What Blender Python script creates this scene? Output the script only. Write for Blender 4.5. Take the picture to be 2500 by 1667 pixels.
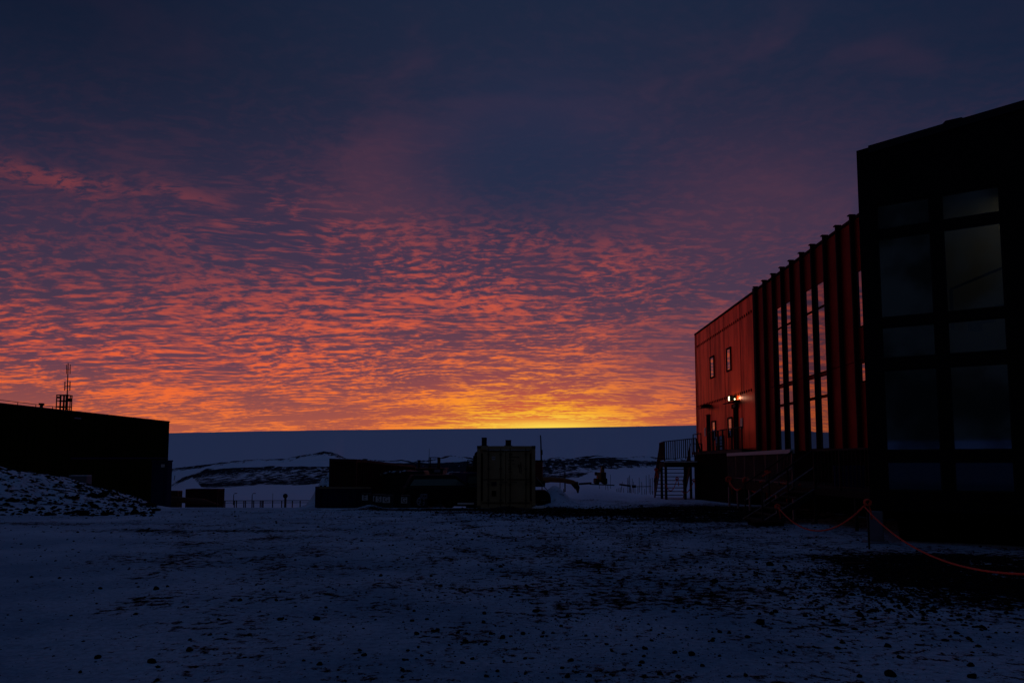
import bpy, bmesh, math, random
import numpy as np
from mathutils import Vector, Matrix
R = math.radians
for o in list(bpy.data.objects): bpy.data.objects.remove(o)
scn = bpy.context.scene
col = scn.collection

# ------------------------------------------------------------------ camera
F = 1800.0                       # focal length in pixels of the 2500 px wide photograph
CAM = Vector((0, 0, 1.75)); PITCH = math.atan(0.0818); YAW = math.atan(18 / 1800.0)
cd = bpy.data.cameras.new('camera'); cam = bpy.data.objects.new('camera', cd); col.objects.link(cam)
cam.location = CAM; cam.rotation_euler = (math.pi / 2 + PITCH, 0, YAW)
cd.sensor_width = 36; cd.lens = F / 2500 * 36; cd.shift_y = 148 / 2500
cd.clip_start = 0.1; cd.clip_end = 20000
scn.camera = cam
_rot = Matrix.Rotation(YAW, 3, 'Z') @ Matrix.Rotation(math.pi / 2 + PITCH, 3, 'X')
def ray(px, py): return _rot @ Vector(((px - 1250) / F, -(py - 833.5 - 148) / F, -1))
def at(px, py, Y):               # the point of the scene seen at a pixel of the photograph, Y metres ahead
    d = ray(px, py); return CAM + d * (Y / d.y)
def hor(px, Y): return at(px, 1128, Y).x

# ------------------------------------------------------------------ exposure, world, sun
scn.view_settings.view_transform = 'Standard'; scn.view_settings.look = 'None'
scn.view_settings.exposure = 0.0; scn.view_settings.gamma = 1.0
scn.view_settings.use_curve_mapping = False
def lin(c): return tuple((x / 255 / 12.92) if x / 255 <= .04045 else ((x / 255 + .055) / 1.055) ** 2.4 for x in c)

world = bpy.data.worlds.new('World'); scn.world = world; world.use_nodes = True
class NT:
    def __init__(s, nt): s.nt = nt; nt.nodes.clear()
    def node(s, t, **kw):
        n = s.nt.nodes.new(t)
        for k, v in kw.items(): setattr(n, k, v)
        return n
    def put(s, sock, v):
        if isinstance(v, bpy.types.NodeSocket): s.nt.links.new(v, sock)
        elif v is not None:
            if sock.type == 'RGBA' and len(v) == 3: v = (*v, 1)
            sock.default_value = v
    def m(s, op, a, b=None, c=None, clamp=False):
        n = s.node('ShaderNodeMath', operation=op, use_clamp=clamp)
        s.put(n.inputs[0], a)
        if b is not None: s.put(n.inputs[1], b)
        if c is not None: s.put(n.inputs[2], c)
        return n.outputs[0]
    def ss(s, x, a, b):          # smoothstep
        n = s.node('ShaderNodeMapRange', interpolation_type='SMOOTHSTEP')
        s.put(n.inputs[0], x); s.put(n.inputs[1], a); s.put(n.inputs[2], b); return n.outputs[0]
    def mr(s, x, a, b, c, d):
        n = s.node('ShaderNodeMapRange'); 
        for i, v in enumerate((x, a, b, c, d)): s.put(n.inputs[i], v)
        return n.outputs[0]
    def ramp(s, fac, stops, interp='LINEAR'):
        n = s.node('ShaderNodeValToRGB'); e = n.color_ramp; e.interpolation = interp
        while len(e.elements) < len(stops): e.elements.new(0.5)
        for i, (p, c) in enumerate(stops):
            e.elements[i].position = p; e.elements[i].color = (*c, 1)
        s.put(n.inputs[0], fac); return n.outputs[0]
    def mix(s, f, a, b, blend='MIX'):
        n = s.node('ShaderNodeMix', data_type='RGBA', blend_type=blend)
        s.put(n.inputs[0], f); s.put(n.inputs[6], a); s.put(n.inputs[7], b); return n.outputs[2]
    def noise(s, vec, scale, detail=4, rough=.5, dist=0, lac=2.0):
        n = s.node('ShaderNodeTexNoise'); s.put(n.inputs['Vector'], vec)
        n.inputs['Scale'].default_value = scale; n.inputs['Detail'].default_value = detail
        n.inputs['Roughness'].default_value = rough; n.inputs['Distortion'].default_value = dist
        n.inputs['Lacunarity'].default_value = lac
        return n.outputs[0]
    def comb(s, x, y, z=0.0):
        n = s.node('ShaderNodeCombineXYZ'); s.put(n.inputs[0], x); s.put(n.inputs[1], y); s.put(n.inputs[2], z); return n.outputs[0]

w = NT(world.node_tree)
tc = w.node('ShaderNodeTexCoord'); nrm = w.node('ShaderNodeVectorMath', operation='NORMALIZE')
w.put(nrm.inputs[0], tc.outputs['Generated'])
sep = w.node('ShaderNodeSeparateXYZ'); w.put(sep.inputs[0], nrm.outputs[0])
dx, dy, dz = sep.outputs
az = w.m('DEGREES', w.m('ARCTAN2', dx, dy)) if False else w.m('MULTIPLY', w.m('ARCTAN2', dx, dy), 57.2958)
el = w.m('MULTIPLY', w.m('ARCSINE', dz), 57.2958)
def gauss(a0, sa, e0, se):
    A = w.m('POWER', w.m('ABSOLUTE', w.m('DIVIDE', w.m('SUBTRACT', az, a0), sa)), 2.0)
    E = w.m('POWER', w.m('ABSOLUTE', w.m('DIVIDE', w.m('SUBTRACT', el, e0), se)), 2.0)
    return w.m('EXPONENT', w.m('MULTIPLY', w.m('ADD', A, E), -1.0))
zz = w.m('ADD', w.m('MAXIMUM', dz, 0.0), 0.14)
pxx = w.m('DIVIDE', dx, zz); pyy = w.m('DIVIDE', dy, zz)
plane = w.comb(w.m('ADD', w.m('MULTIPLY', pxx, 0.80), w.m('MULTIPLY', pyy, 0.05)), pyy, 0.3)
warp = w.noise(plane, 1.3, 2, .5)
plane2 = w.comb(w.m('ADD', w.m('MULTIPLY', pxx, 0.70), w.m('MULTIPLY', warp, .35)), w.m('ADD', pyy, w.m('MULTIPLY', warp, .3)), 1.7)
px2 = w.m('ADD', w.m('MULTIPLY', pxx, 0.34), w.m('MULTIPLY', warp, .25)); py2 = w.m('ADD', w.m('ADD', pyy, w.m('MULTIPLY', pxx, .06)), w.m('MULTIPLY', warp, .35))
nA = w.noise(w.comb(px2, py2, 5.2), 21.0, 4, .58, .25)          # long ripples
nB = w.noise(plane2, 30.0, 4, .60, .30)            # altocumulus cells
wv_ = w.m('SINE', w.m('MULTIPLY', w.m('ADD', py2, w.m('MULTIPLY', nA, .07)), 74.0))
hiF = w.ss(el, 9, 18); wA = w.m('SUBTRACT', .55, w.m('MULTIPLY', hiF, .37))
n1 = w.m('ADD', w.m('ADD', w.m('MULTIPLY', nA, wA), w.m('MULTIPLY', nB, w.m('SUBTRACT', 1.0, wA))), w.m('MULTIPLY', wv_, w.m('SUBTRACT', .016, w.m('MULTIPLY', hiF, .012))))
n1 = w.m('ADD', .5, w.m('MULTIPLY', w.m('SUBTRACT', n1, .5), 1.25))
n2 = w.noise(plane, 2.3, 3, .5)                   # big fields
n3 = w.noise(w.comb(pxx, w.m('MULTIPLY', pyy, 1.5), 9.1), 4.6, 4, .55)
soft = w.noise(w.comb(w.m('MULTIPLY', az, .045), w.m('MULTIPLY', el, .11), 4.0), 1.4, 4, .55, .4)
# coverage
cells = w.m('ADD', n1, w.m('MULTIPLY', w.m('SUBTRACT', n2, .5), .40))
cells = w.m('ADD', cells, w.m('MULTIPLY', w.m('SUBTRACT', n3, .5), .22))
streak = w.noise(w.comb(w.m('MULTIPLY', az, .16), w.m('MULTIPLY', w.m('ADD', el, w.m('MULTIPLY', w.m('ABSOLUTE', w.m('SUBTRACT', az, 2.0)), .05)), 1.1), 2.0), 1.0, 5, .6, .5)
cells = w.m('ADD', cells, w.m('MULTIPLY', w.m('MULTIPLY', w.m('SUBTRACT', streak, .5), .9), w.m('SUBTRACT', 1.0, w.ss(el, 3.5, 8.0))))
lit = w.ss(cells, 0.415, 0.685)
lit = w.m('MULTIPLY', lit, w.m('SUBTRACT', 1.0, w.m('MULTIPLY', gauss(11.5, 5.5, 8.5, 4.0), .72)))
lit = w.m('MULTIPLY', lit, w.m('SUBTRACT', 1.0, w.m('MULTIPLY', gauss(18, 8, 13, 5.0), .55)))
lit = w.m('MULTIPLY', lit, w.m('SUBTRACT', 1.0, w.m('MULTIPLY', gauss(-27, 12, 14, 4.0), .60)))
bandF = w.m('MULTIPLY', w.m('SUBTRACT', 1.0, w.ss(w.m('ADD', w.m('SUBTRACT', el, w.m('MULTIPLY', gauss(-13, 12, 17, 5), 5.0)), w.m('MULTIPLY', w.m('SUBTRACT', soft, .5), 16.0)), 8.5, 20.0)), 1.0)
lit = w.m('MULTIPLY', lit, w.m('ADD', w.m('MULTIPLY', bandF, .92), .08))
lit = w.m('MULTIPLY', lit, w.mr(w.m('ADD', w.m('MULTIPLY', gauss(24, 11, 17, 9), -.62), 1.0), 0, 1, 0, 1))
lit = w.m('MAXIMUM', lit, w.m('MULTIPLY', w.m('MULTIPLY', gauss(-30, 9, w.m('ADD', 18.2, w.m('MULTIPLY', w.m('SUBTRACT', soft, .5), 5.0)), 1.1), w.m('MULTIPLY', w.ss(n3, .36, .6), w.ss(n1, .36, .58))), .66))
# low rows lose their contrast towards the horizon
lowF = w.ss(el, 1.5, 7.0)
lit = w.m('ADD', w.m('MULTIPLY', lit, w.m('ADD', w.m('MULTIPLY', lowF, .25), .75)), w.m('MULTIPLY', w.m('SUBTRACT', 1.0, lowF), .10))
ef = w.m('DIVIDE', el, 45.0, clamp=True)
def P(e): return e / 45.0
base = w.ramp(ef, [(P(1), lin((176, 86, 66))), (P(4), lin((130, 70, 74))), (P(7), lin((94, 56, 76))), (P(11), lin((68, 49, 73))),
                   (P(16), lin((53, 44, 72))), (P(21), lin((38, 38, 66))), (P(27), lin((28, 35, 61))), (P(36), lin((21, 34, 59))), (1, lin((18, 31, 57)))])
hot = w.ramp(ef, [(P(1), lin((246, 136, 62))), (P(4), lin((244, 108, 50))), (P(7), lin((236, 92, 50))), (P(11), lin((208, 80, 58))),
                  (P(16), lin((172, 70, 64))), (P(21), lin((132, 62, 72))), (P(27), lin((74, 48, 70))), (P(36), lin((46, 38, 62))), (1, lin((20, 32, 57)))])
# smooth purple glow of the high veil
veil = w.m('MULTIPLY', w.ss(soft, .46, .68), w.m('MULTIPLY', w.ss(el, 12, 18), w.m('SUBTRACT', 1.0, w.ss(el, 24, 35))))
veil = w.m('ADD', w.m('MULTIPLY', veil, .40), w.m('MULTIPLY', w.m('MULTIPLY', gauss(-14, 10, 19.5, 3.8), w.ss(soft, .32, .62)), .30), clamp=True)
veil = w.m('ADD', veil, w.m('MULTIPLY', gauss(3, 12, 16.0, 2.6), .40), clamp=True)
veil = w.m('ADD', veil, w.m('MULTIPLY', gauss(17, 9, 19, 4.5), .40), clamp=True)
base = w.mix(veil, base, (*lin((84, 50, 70)),))
base = w.mix(w.m('MULTIPLY', gauss(1, 8, 22.5, 5.0), .92), base, lin((30, 40, 70)))
base = w.mix(w.m('MULTIPLY', gauss(-3, 4, 14, 2), .0), base, lin((40, 46, 80)))
# sunrise core: yellow and orange light close to the ridge
coreA = gauss(1.0, 9.0, 2.6, 3.8); coreB = gauss(2.2, 6.5, 2.4, 1.9)
coreC = gauss(1.0, 22, 4.0, 6.0)
base = w.mix(w.m('MULTIPLY', coreC, .15), base, lin((190, 82, 66)))
base = w.mix(w.m('MULTIPLY', coreA, .50), base, lin((222, 86, 52)))
base = w.mix(w.m('MULTIPLY', coreB, .75), base, lin((232, 92, 44)))
hot = w.mix(w.m('MULTIPLY', coreC, .5), hot, lin((252, 122, 48)))
hot = w.mix(w.m('MULTIPLY', coreA, .95), hot, lin((255, 160, 26)))
hot = w.mix(w.m('MULTIPLY', gauss(1.8, 5.6, 2.6, 2.1), .95), hot, lin((255, 196, 30)))
hot = w.mix(w.m('MULTIPLY', gauss(2.2, 6, 2.8, .85), .95), hot, lin((255, 226, 84)))
lit = w.m('MAXIMUM', lit, w.m('MULTIPLY', gauss(2.4, 7.0, 2.7, .65), .85))
skyc = w.mix(lit, base, hot)
skyc = w.mix(w.m('MULTIPLY', gauss(1.5, 8, 23, 5.0), .72), skyc, lin((29, 38, 67)))
# the fire fades with the angle from the sunrise, and the sky behind us is night blue
away = w.ss(w.m('ABSOLUTE', w.m('SUBTRACT', az, -4.0)), 26.0, 62.0)
skyc = w.mix(w.m('MULTIPLY', away, .78), skyc, w.ramp(ef, [(0, lin((62, 46, 68))), (.25, lin((34, 34, 62))), (1, lin((14, 26, 52)))]))
behind = w.ss(w.m('MULTIPLY', dy, -1.0), -.35, .35)
skyc = w.mix(w.m('MULTIPLY', behind, w.m('SUBTRACT', 1.0, w.ss(el, 38, 75))), skyc, lin((25, 27, 34)))
# darker blue top corners
skyc = w.mix(w.m('MULTIPLY', gauss(-38, 20, 34, 14), .95), skyc, lin((2, 16, 40)))
skyc = w.mix(w.m('MULTIPLY', gauss(40, 17, 32, 14), .85), skyc, lin((2, 24, 50)))
skyc = w.mix(w.ss(el, 40, 66), skyc, lin((30, 56, 98)))
nish = w.node('ShaderNodeTexSky'); nish.sky_type = 'NISHITA'; nish.sun_disc = False
nish.sun_elevation = R(-3.0); nish.sun_rotation = R(2.0); nish.air_density = 1.2; nish.dust_density = 2
bg1 = w.node('ShaderNodeBackground'); w.put(bg1.inputs[0], skyc); bg1.inputs[1].default_value = 1.0
bg2 = w.node('ShaderNodeBackground'); w.put(bg2.inputs[0], nish.outputs[0]); bg2.inputs[1].default_value = 0.05
add = w.node('ShaderNodeAddShader'); w.nt.links.new(bg1.outputs[0], add.inputs[0]); w.nt.links.new(bg2.outputs[0], add.inputs[1])
wo = w.node('ShaderNodeOutputWorld'); w.nt.links.new(add.outputs[0], wo.inputs[0])

sl = bpy.data.lights.new('sun', 'SUN'); sl.energy = 0.02; sl.angle = R(10); sl.color = (1, .62, .34)
so = bpy.data.objects.new('sun', sl); col.objects.link(so)
so.rotation_euler = (R(90 - 1.0), 0, R(180 - 2.0))

# ------------------------------------------------------------------ materials
def newmat(name):
    m = bpy.data.materials.new(name); m.use_nodes = True; return m, NT(m.node_tree)
def bsdf(n, **kw):
    b = n.node('ShaderNodeBsdfPrincipled'); o = n.node('ShaderNodeOutputMaterial'); n.nt.links.new(b.outputs[0], o.inputs[0])
    for k, v in kw.items(): n.put(b.inputs[k.replace('_', ' ')], v)
    return b
def bump(n, h, strength=.3, dist=.02):
    b = n.node('ShaderNodeBump'); b.inputs['Strength'].default_value = strength; b.inputs['Distance'].default_value = dist
    n.put(b.inputs['Height'], h); return b.outputs[0]
def wornmat(name, c, c2=None, rough=.6, metal=0.0, scale=3.0, amt=.35, coat=0, bstr=.15, spec=.5, vs=(1, 1, 1)):
    m, n = newmat(name); t = n.node('ShaderNodeTexCoord'); mpn = n.node('ShaderNodeMapping'); n.put(mpn.inputs['Vector'], t.outputs['Object']); mpn.inputs['Scale'].default_value = vs; v = mpn.outputs[0]
    a = n.noise(v, scale, 5, .6); b = n.noise(v, scale * 9, 3, .6)
    if c2 is None: c2 = tuple(x * .6 for x in c)
    f = n.m('MULTIPLY', n.ss(n.m('ADD', a, n.m('MULTIPLY', n.m('SUBTRACT', b, .5), .4)), .42, .68), amt)
    cc = n.mix(f, c, c2)
    r = n.m('ADD', rough, n.m('MULTIPLY', n.m('SUBTRACT', a, .5), .35), clamp=True)
    bsdf(n, Base_Color=cc, Roughness=r, Metallic=metal, Coat_Weight=coat, Specular_IOR_Level=spec, Normal=bump(n, b, bstr, .01))
    return m
MAT = {}
def mm(k, *a, **kw): MAT[k] = wornmat(k, *a, **kw)
mm('red_panel', (.88, .078, .010), (.50, .036, .006), rough=.45, metal=.5, coat=0, scale=1.6, amt=.8, bstr=.03, spec=.15, vs=(1, 1, .12))
mm('red_fin_dark', (.020, .006, .006), rough=.8, scale=2, spec=.12)
mm('dark_steel', (.012, .013, .016), (.025, .022, .02), rough=.7, metal=.0, scale=3, spec=.25)
mm('black_cladding', (.006, .006, .007), rough=.85, scale=1.5, spec=.15)
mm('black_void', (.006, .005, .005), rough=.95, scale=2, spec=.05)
mm('galvanised', (.32, .33, .35), (.22, .22, .23), rough=.5, metal=.6, scale=6)
mm('finned_red', (.30, .014, .007), (.22, .01, .005), rough=.6, metal=.35, scale=.8, spec=.1)  # panel red with the fins' shade put into the colour; also joint strips
mm('pale_timber', (.75, .66, .62), (.6, .52, .48), rough=.75, scale=5)
mm('brown_timber', (.045, .028, .022), (.03, .02, .015), rough=.9, scale=5, spec=.1)
mm('tan_paint', (.42, .29, .14), (.30, .18, .09), rough=.7, scale=1.6, amt=.6, spec=.3)
mm('tan_dark', (.09, .07, .04), rough=.75, scale=2, spec=.3)
mm('green_cladding', (.010, .015, .003), (.007, .009, .003), rough=1, scale=.5, spec=.0)
mm('grey_steel', (.055, .06, .075), rough=.6, scale=4)
mm('rust_red', (.05, .012, .008), (.03, .012, .01), rough=.75, scale=1.2, amt=.6, spec=.3)
mm('navy_paint', (.008, .014, .05), (.008, .012, .035), rough=.95, scale=1.5, spec=.05)
mm('rust_orange', (.12, .035, .012), (.06, .02, .01), rough=.75, scale=1.5)
mm('machine_orange', (.26, .08, .015), (.14, .05, .02), rough=.6, scale=3, amt=.5)
mm('machine_red', (.14, .012, .008), (.06, .012, .01), rough=.5, scale=2, amt=.5)
mm('rubber', (.012, .012, .012), rough=.9, scale=5, spec=.2)
mm('car_blue', (.010, .013, .05), rough=.7, spec=.15, scale=2, bstr=0)
mm('car_dark', (.010, .011, .016), rough=.75, spec=.12, scale=2, bstr=0)
mm('wheel_metal', (.30, .33, .36), rough=.4, metal=.5, scale=4)
mm('white_paint', (.5, .5, .48), (.35, .34, .32), rough=.6, scale=4)
mm('notice_white', (.6, .55, .5), rough=.4, scale=4)
mm('marking_black', (.012, .012, .012), rough=.8, scale=4)
mm('concrete', (.15, .15, .17), (.08, .08, .09), rough=.9, scale=3)
mm('rope_orange', (1, .07, .02), (.9, .06, .02), rough=.7, scale=30, amt=.5)
mm('snow_cap', (.62, .66, .74), (.5, .54, .62), rough=.75, scale=6)
mm('stone', (.010, .009, .009), (.026, .022, .02), rough=1.0, scale=4, bstr=.5, spec=.03)
mm('blue_sheet', (.02, .03, .16), rough=.6, scale=3)
def glassmat(name, tint, base, spec=1.0, rough=.03, metal=0.0):
    m, n = newmat(name); t = n.node('ShaderNodeTexCoord')
    wv = n.noise(t.outputs['Object'], .9, 2, .4)
    bsdf(n, Base_Color=base, Roughness=rough, Specular_IOR_Level=spec, IOR=1.7, Metallic=metal, Specular_Tint=tint, Normal=bump(n, wv, .10, .02)); return m
MAT['mirror_glass'] = glassmat('mirror_glass', (1, 1, 1), (.42, .40, .42), metal=.85, rough=.02)
MAT['car_glass'] = glassmat('car_glass', (.8, 1, 1), (.03, .10, .11), spec=.8)
def emis(name, c, s):
    m, n = newmat(name); b = bsdf(n, Base_Color=c, Roughness=.4); n.put(b.inputs['Emission Color'], c); b.inputs['Emission Strength'].default_value = s
    return m
MAT['lamp_glow'] = emis('lamp_glow', (1, .90, .52), 2.6)
def clearglass(name, refl, tintc):
    m, n = newmat(name); g = n.node('ShaderNodeBsdfGlossy'); g.inputs['Roughness'].default_value = .03
    n.put(g.inputs['Color'], (.50, .78, 1.0)); t = n.node('ShaderNodeBsdfTransparent'); n.put(t.inputs['Color'], tintc)
    mx = n.node('ShaderNodeMixShader'); o = n.node('ShaderNodeOutputMaterial')
    lw = n.node('ShaderNodeFresnel'); lw.inputs['IOR'].default_value = 1.8
    tcn = n.node('ShaderNodeTexCoord'); va = n.ss(n.noise(tcn.outputs['Object'], .8, 3, .5), .35, .65)
    n.put(mx.inputs[0], n.m('ADD', n.m('MULTIPLY', lw.outputs[0], .7), n.m('MULTIPLY', va, refl), clamp=True)); n.nt.links.new(t.outputs[0], mx.inputs[1]); n.nt.links.new(g.outputs[0], mx.inputs[2])
    n.nt.links.new(mx.outputs[0], o.inputs[0]); return m
MAT['dull_glass'] = clearglass('dull_glass', 0.0, (.3, .35, .4)); MAT['stair_glass'] = clearglass('stair_glass', .16, (.5, .55, .6))  # lowest row: darker copy of the stair glass, dimmer reflection built in

# ------------------------------------------------------------------ terrain
rng = np.random.RandomState(7)
PERM = rng.permutation(4096); GA = rng.rand(4096) * 2 * np.pi
def perlin(x, y):
    xi = np.floor(x).astype(np.int64); yi = np.floor(y).astype(np.int64); xf = x - xi; yf = y - yi
    def g(ix, iy, fx, fy):
        h = GA[PERM[(PERM[ix & 4095] + iy) & 4095]]; return np.cos(h) * fx + np.sin(h) * fy
    u = xf * xf * xf * (xf * (xf * 6 - 15) + 10); v = yf * yf * yf * (yf * (yf * 6 - 15) + 10)
    a = g(xi, yi, xf, yf); b = g(xi + 1, yi, xf - 1, yf); c = g(xi, yi + 1, xf, yf - 1); d = g(xi + 1, yi + 1, xf - 1, yf - 1)
    return (a + (b - a) * u) * (1 - v) + (c + (d - c) * u) * v
def fbm(x, y, o=4):
    s = 0; a = 1.0
    for i in range(o): s = s + a * perlin(x + 17.3 * i, y - 9.1 * i); x = x * 2.03; y = y * 2.03; a *= .5
    return s
def sst(x, a, b):
    t = np.clip((x - a) / (b - a), 0, 1); return t * t * (3 - 2 * t)
CA = np.array([(-400, 1150), (300, 1148), (421, 1144), (498, 1137), (566, 1127), (615, 1123), (693, 1122), (732, 1114), (772, 1106.6), (791, 1104.6), (820, 1109.5), (840, 1118),
      (913, 1126), (960, 1126), (981, 1123), (1006, 1130), (1050, 1124), (1083, 1118), (1100, 1112.5), (1134, 1117), (1170, 1123), (1250, 1124), (1327, 1124), (1361, 1118.5), (1399, 1121),
      (1430, 1117), (1457, 1112.6), (1484, 1119.5), (1545, 1117), (1583, 1115.7), (1601, 1119.5), (1700, 1124), (2400, 1124)], float)
CB = np.array([(-400, 1195), (300, 1193), (419, 1188), (449, 1168), (502, 1150), (572, 1145), (664, 1139), (801, 1140), (870, 1137), (960, 1133), (1032, 1131), (1100, 1129), (1180, 1126), (1326, 1125),
      (1407, 1120), (1507, 1120), (1560, 1124), (1606, 1126), (1700, 1130), (2400, 1132)], float)
# where the rocks of the near ridge end (lower edge, in picture rows)
CR = np.array([(-400, 1200), (400, 1198), (470, 1166), (500, 1196), (560, 1192), (640, 1184), (760, 1184), (830, 1176), (1000, 1178), (1200, 1180), (1400, 1172), (1450, 1150), (1500, 1146), (1600, 1138), (1700, 1136), (2400, 1136)], float)
def topd(px): return 1055.5 - (np.clip(px, 200, 2000) - 414) * (17.0 / 1283) + 2.2 * np.sin(np.clip(px, 200, 2000) / 170.0) * 0.4
YA = [0., 22, 31, 48, 70, 100, 170, 250, 330, 480, 640, 900, 1300, 1900, 2700, 3600, 4300, 6500]
def height(x, y):
    x = np.asarray(x, float); y = np.asarray(y, float)
    r = np.hypot(x, y) + 1e-6; ang = np.clip(np.arctan2(x, y), -.85, .85)
    d = r * np.cos(np.clip(np.abs(np.arctan2(x, y)), 0, .85))
    px = 1268 + 1800 * np.tan(ang); px = np.clip(px, -500, 2500)
    pxb = px
    def zz(py, Y): return 1.75 + (1128.5 - py) / 1800.0 * Y
    a = np.interp(pxb, CA[:, 0], CA[:, 1]); b = np.interp(pxb, CB[:, 0], CB[:, 1]); t = topd(pxb)
    rgt = sst(pxb, 1250, 1420)
    Z = [np.zeros_like(r), np.zeros_like(r) + .0, -.15 + 0 * r, -1.15 + .65 * rgt, -2.5 + 1.55 * rgt, -3.9 + 2.7 * rgt, -4.9 + 2.9 * rgt, zz(np.maximum(b + 20, 1172 - 22 * rgt), 250), zz(b, 330), zz(np.maximum(b, a) + 7, 480),
         zz(a, 640), zz(a + 3.0, 900), zz(a * .72 + t * .28, 1300), zz(a * .42 + t * .58, 1900), zz(a * .17 + t * .83, 2700), zz(t + .6, 3600), zz(t, 4300), zz(t + 25, 6500)]
    out = np.zeros_like(r); Y = YA
    for i in range(len(Y) - 1):
        k = (d >= Y[i]) & (d < Y[i + 1]); f = (d - Y[i]) / (Y[i + 1] - Y[i])
        if Y[i] in (250., 330, 480, 640): f = f * f * (3 - 2 * f)
        out = np.where(k, Z[i] * (1 - f) + Z[i + 1] * f, out)
    out = np.where(d >= Y[-1], Z[-1], out)
    # relief
    near = 1 - sst(d, 18, 60)
    out = out + near * (.030 * fbm(x * .22, y * .22, 3) + .014 * fbm(x * 1.3, y * 1.3, 3))
    mid = sst(d, 60, 140) * (1 - sst(d, 220, 300))
    out = out + mid * .5 * fbm(x / 30, y / 30, 3)
    ridge = sst(d, 270, 320) * (1 - sst(d, 900, 1100))
    out = out + ridge * (1.0 * fbm(x / 22, y / 22, 4) * (1 + d / 500))
    # rocky bank on the left
    pxu = 1268 + 1800 * x / np.maximum(y, 4)
    top = np.interp(pxu, [-900, 0, 160, 250, 340, 380, 420], [2.0, 1.85, 1.42, .95, .45, .15, 0])
    y0 = np.interp(pxu, [-900, 0, 373, 420], [22.5, 24.3, 29.5, 31])
    prof = sst(y, y0, y0 + 11) * (1 - sst(y, 44, 54))
    bank = top * prof * (y > 5) * (x < -8)
    bz = np.clip(bank * 1.5, 0, 1)
    out = out + bank + bz * (.24 * fbm(x * .55, y * .55, 4) + .10 * np.abs(fbm(x * 1.9 + 3, y * 1.9, 3)))
    # wind drifts by the containers and the big drift right of the excavator
    dr = np.exp(-(((pxu - 1430) / 90) ** 2) - (((y - 52) / 9.) ** 2)) * .55
    out = out + dr * (y > 20)
    dr2 = np.exp(-(((pxu - 1352) / 34) ** 2) - (((y - 37) / 3.2) ** 2)) * .95
    out = out + dr2 * (y > 20)
    hp = np.exp(-(((pxu - 800) / 34) ** 2) - (((y - 38.5) / 2.0) ** 2)) * 1.7
    out = out + hp * (y > 20) * (1 + .25 * fbm(x * 2.5, y * 2.5, 3))
    dr3 = np.exp(-(((pxu - 905) / 26) ** 2) - (((y - 30.5) / .8) ** 2)) * .17 + np.exp(-(((pxu - 1236) / 34) ** 2) - (((y - 30.0) / .7) ** 2)) * .12
    return out + dr3 * (y > 20)
def gz(x, y): return float(height(np.array([x]), np.array([y]))[0])

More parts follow.
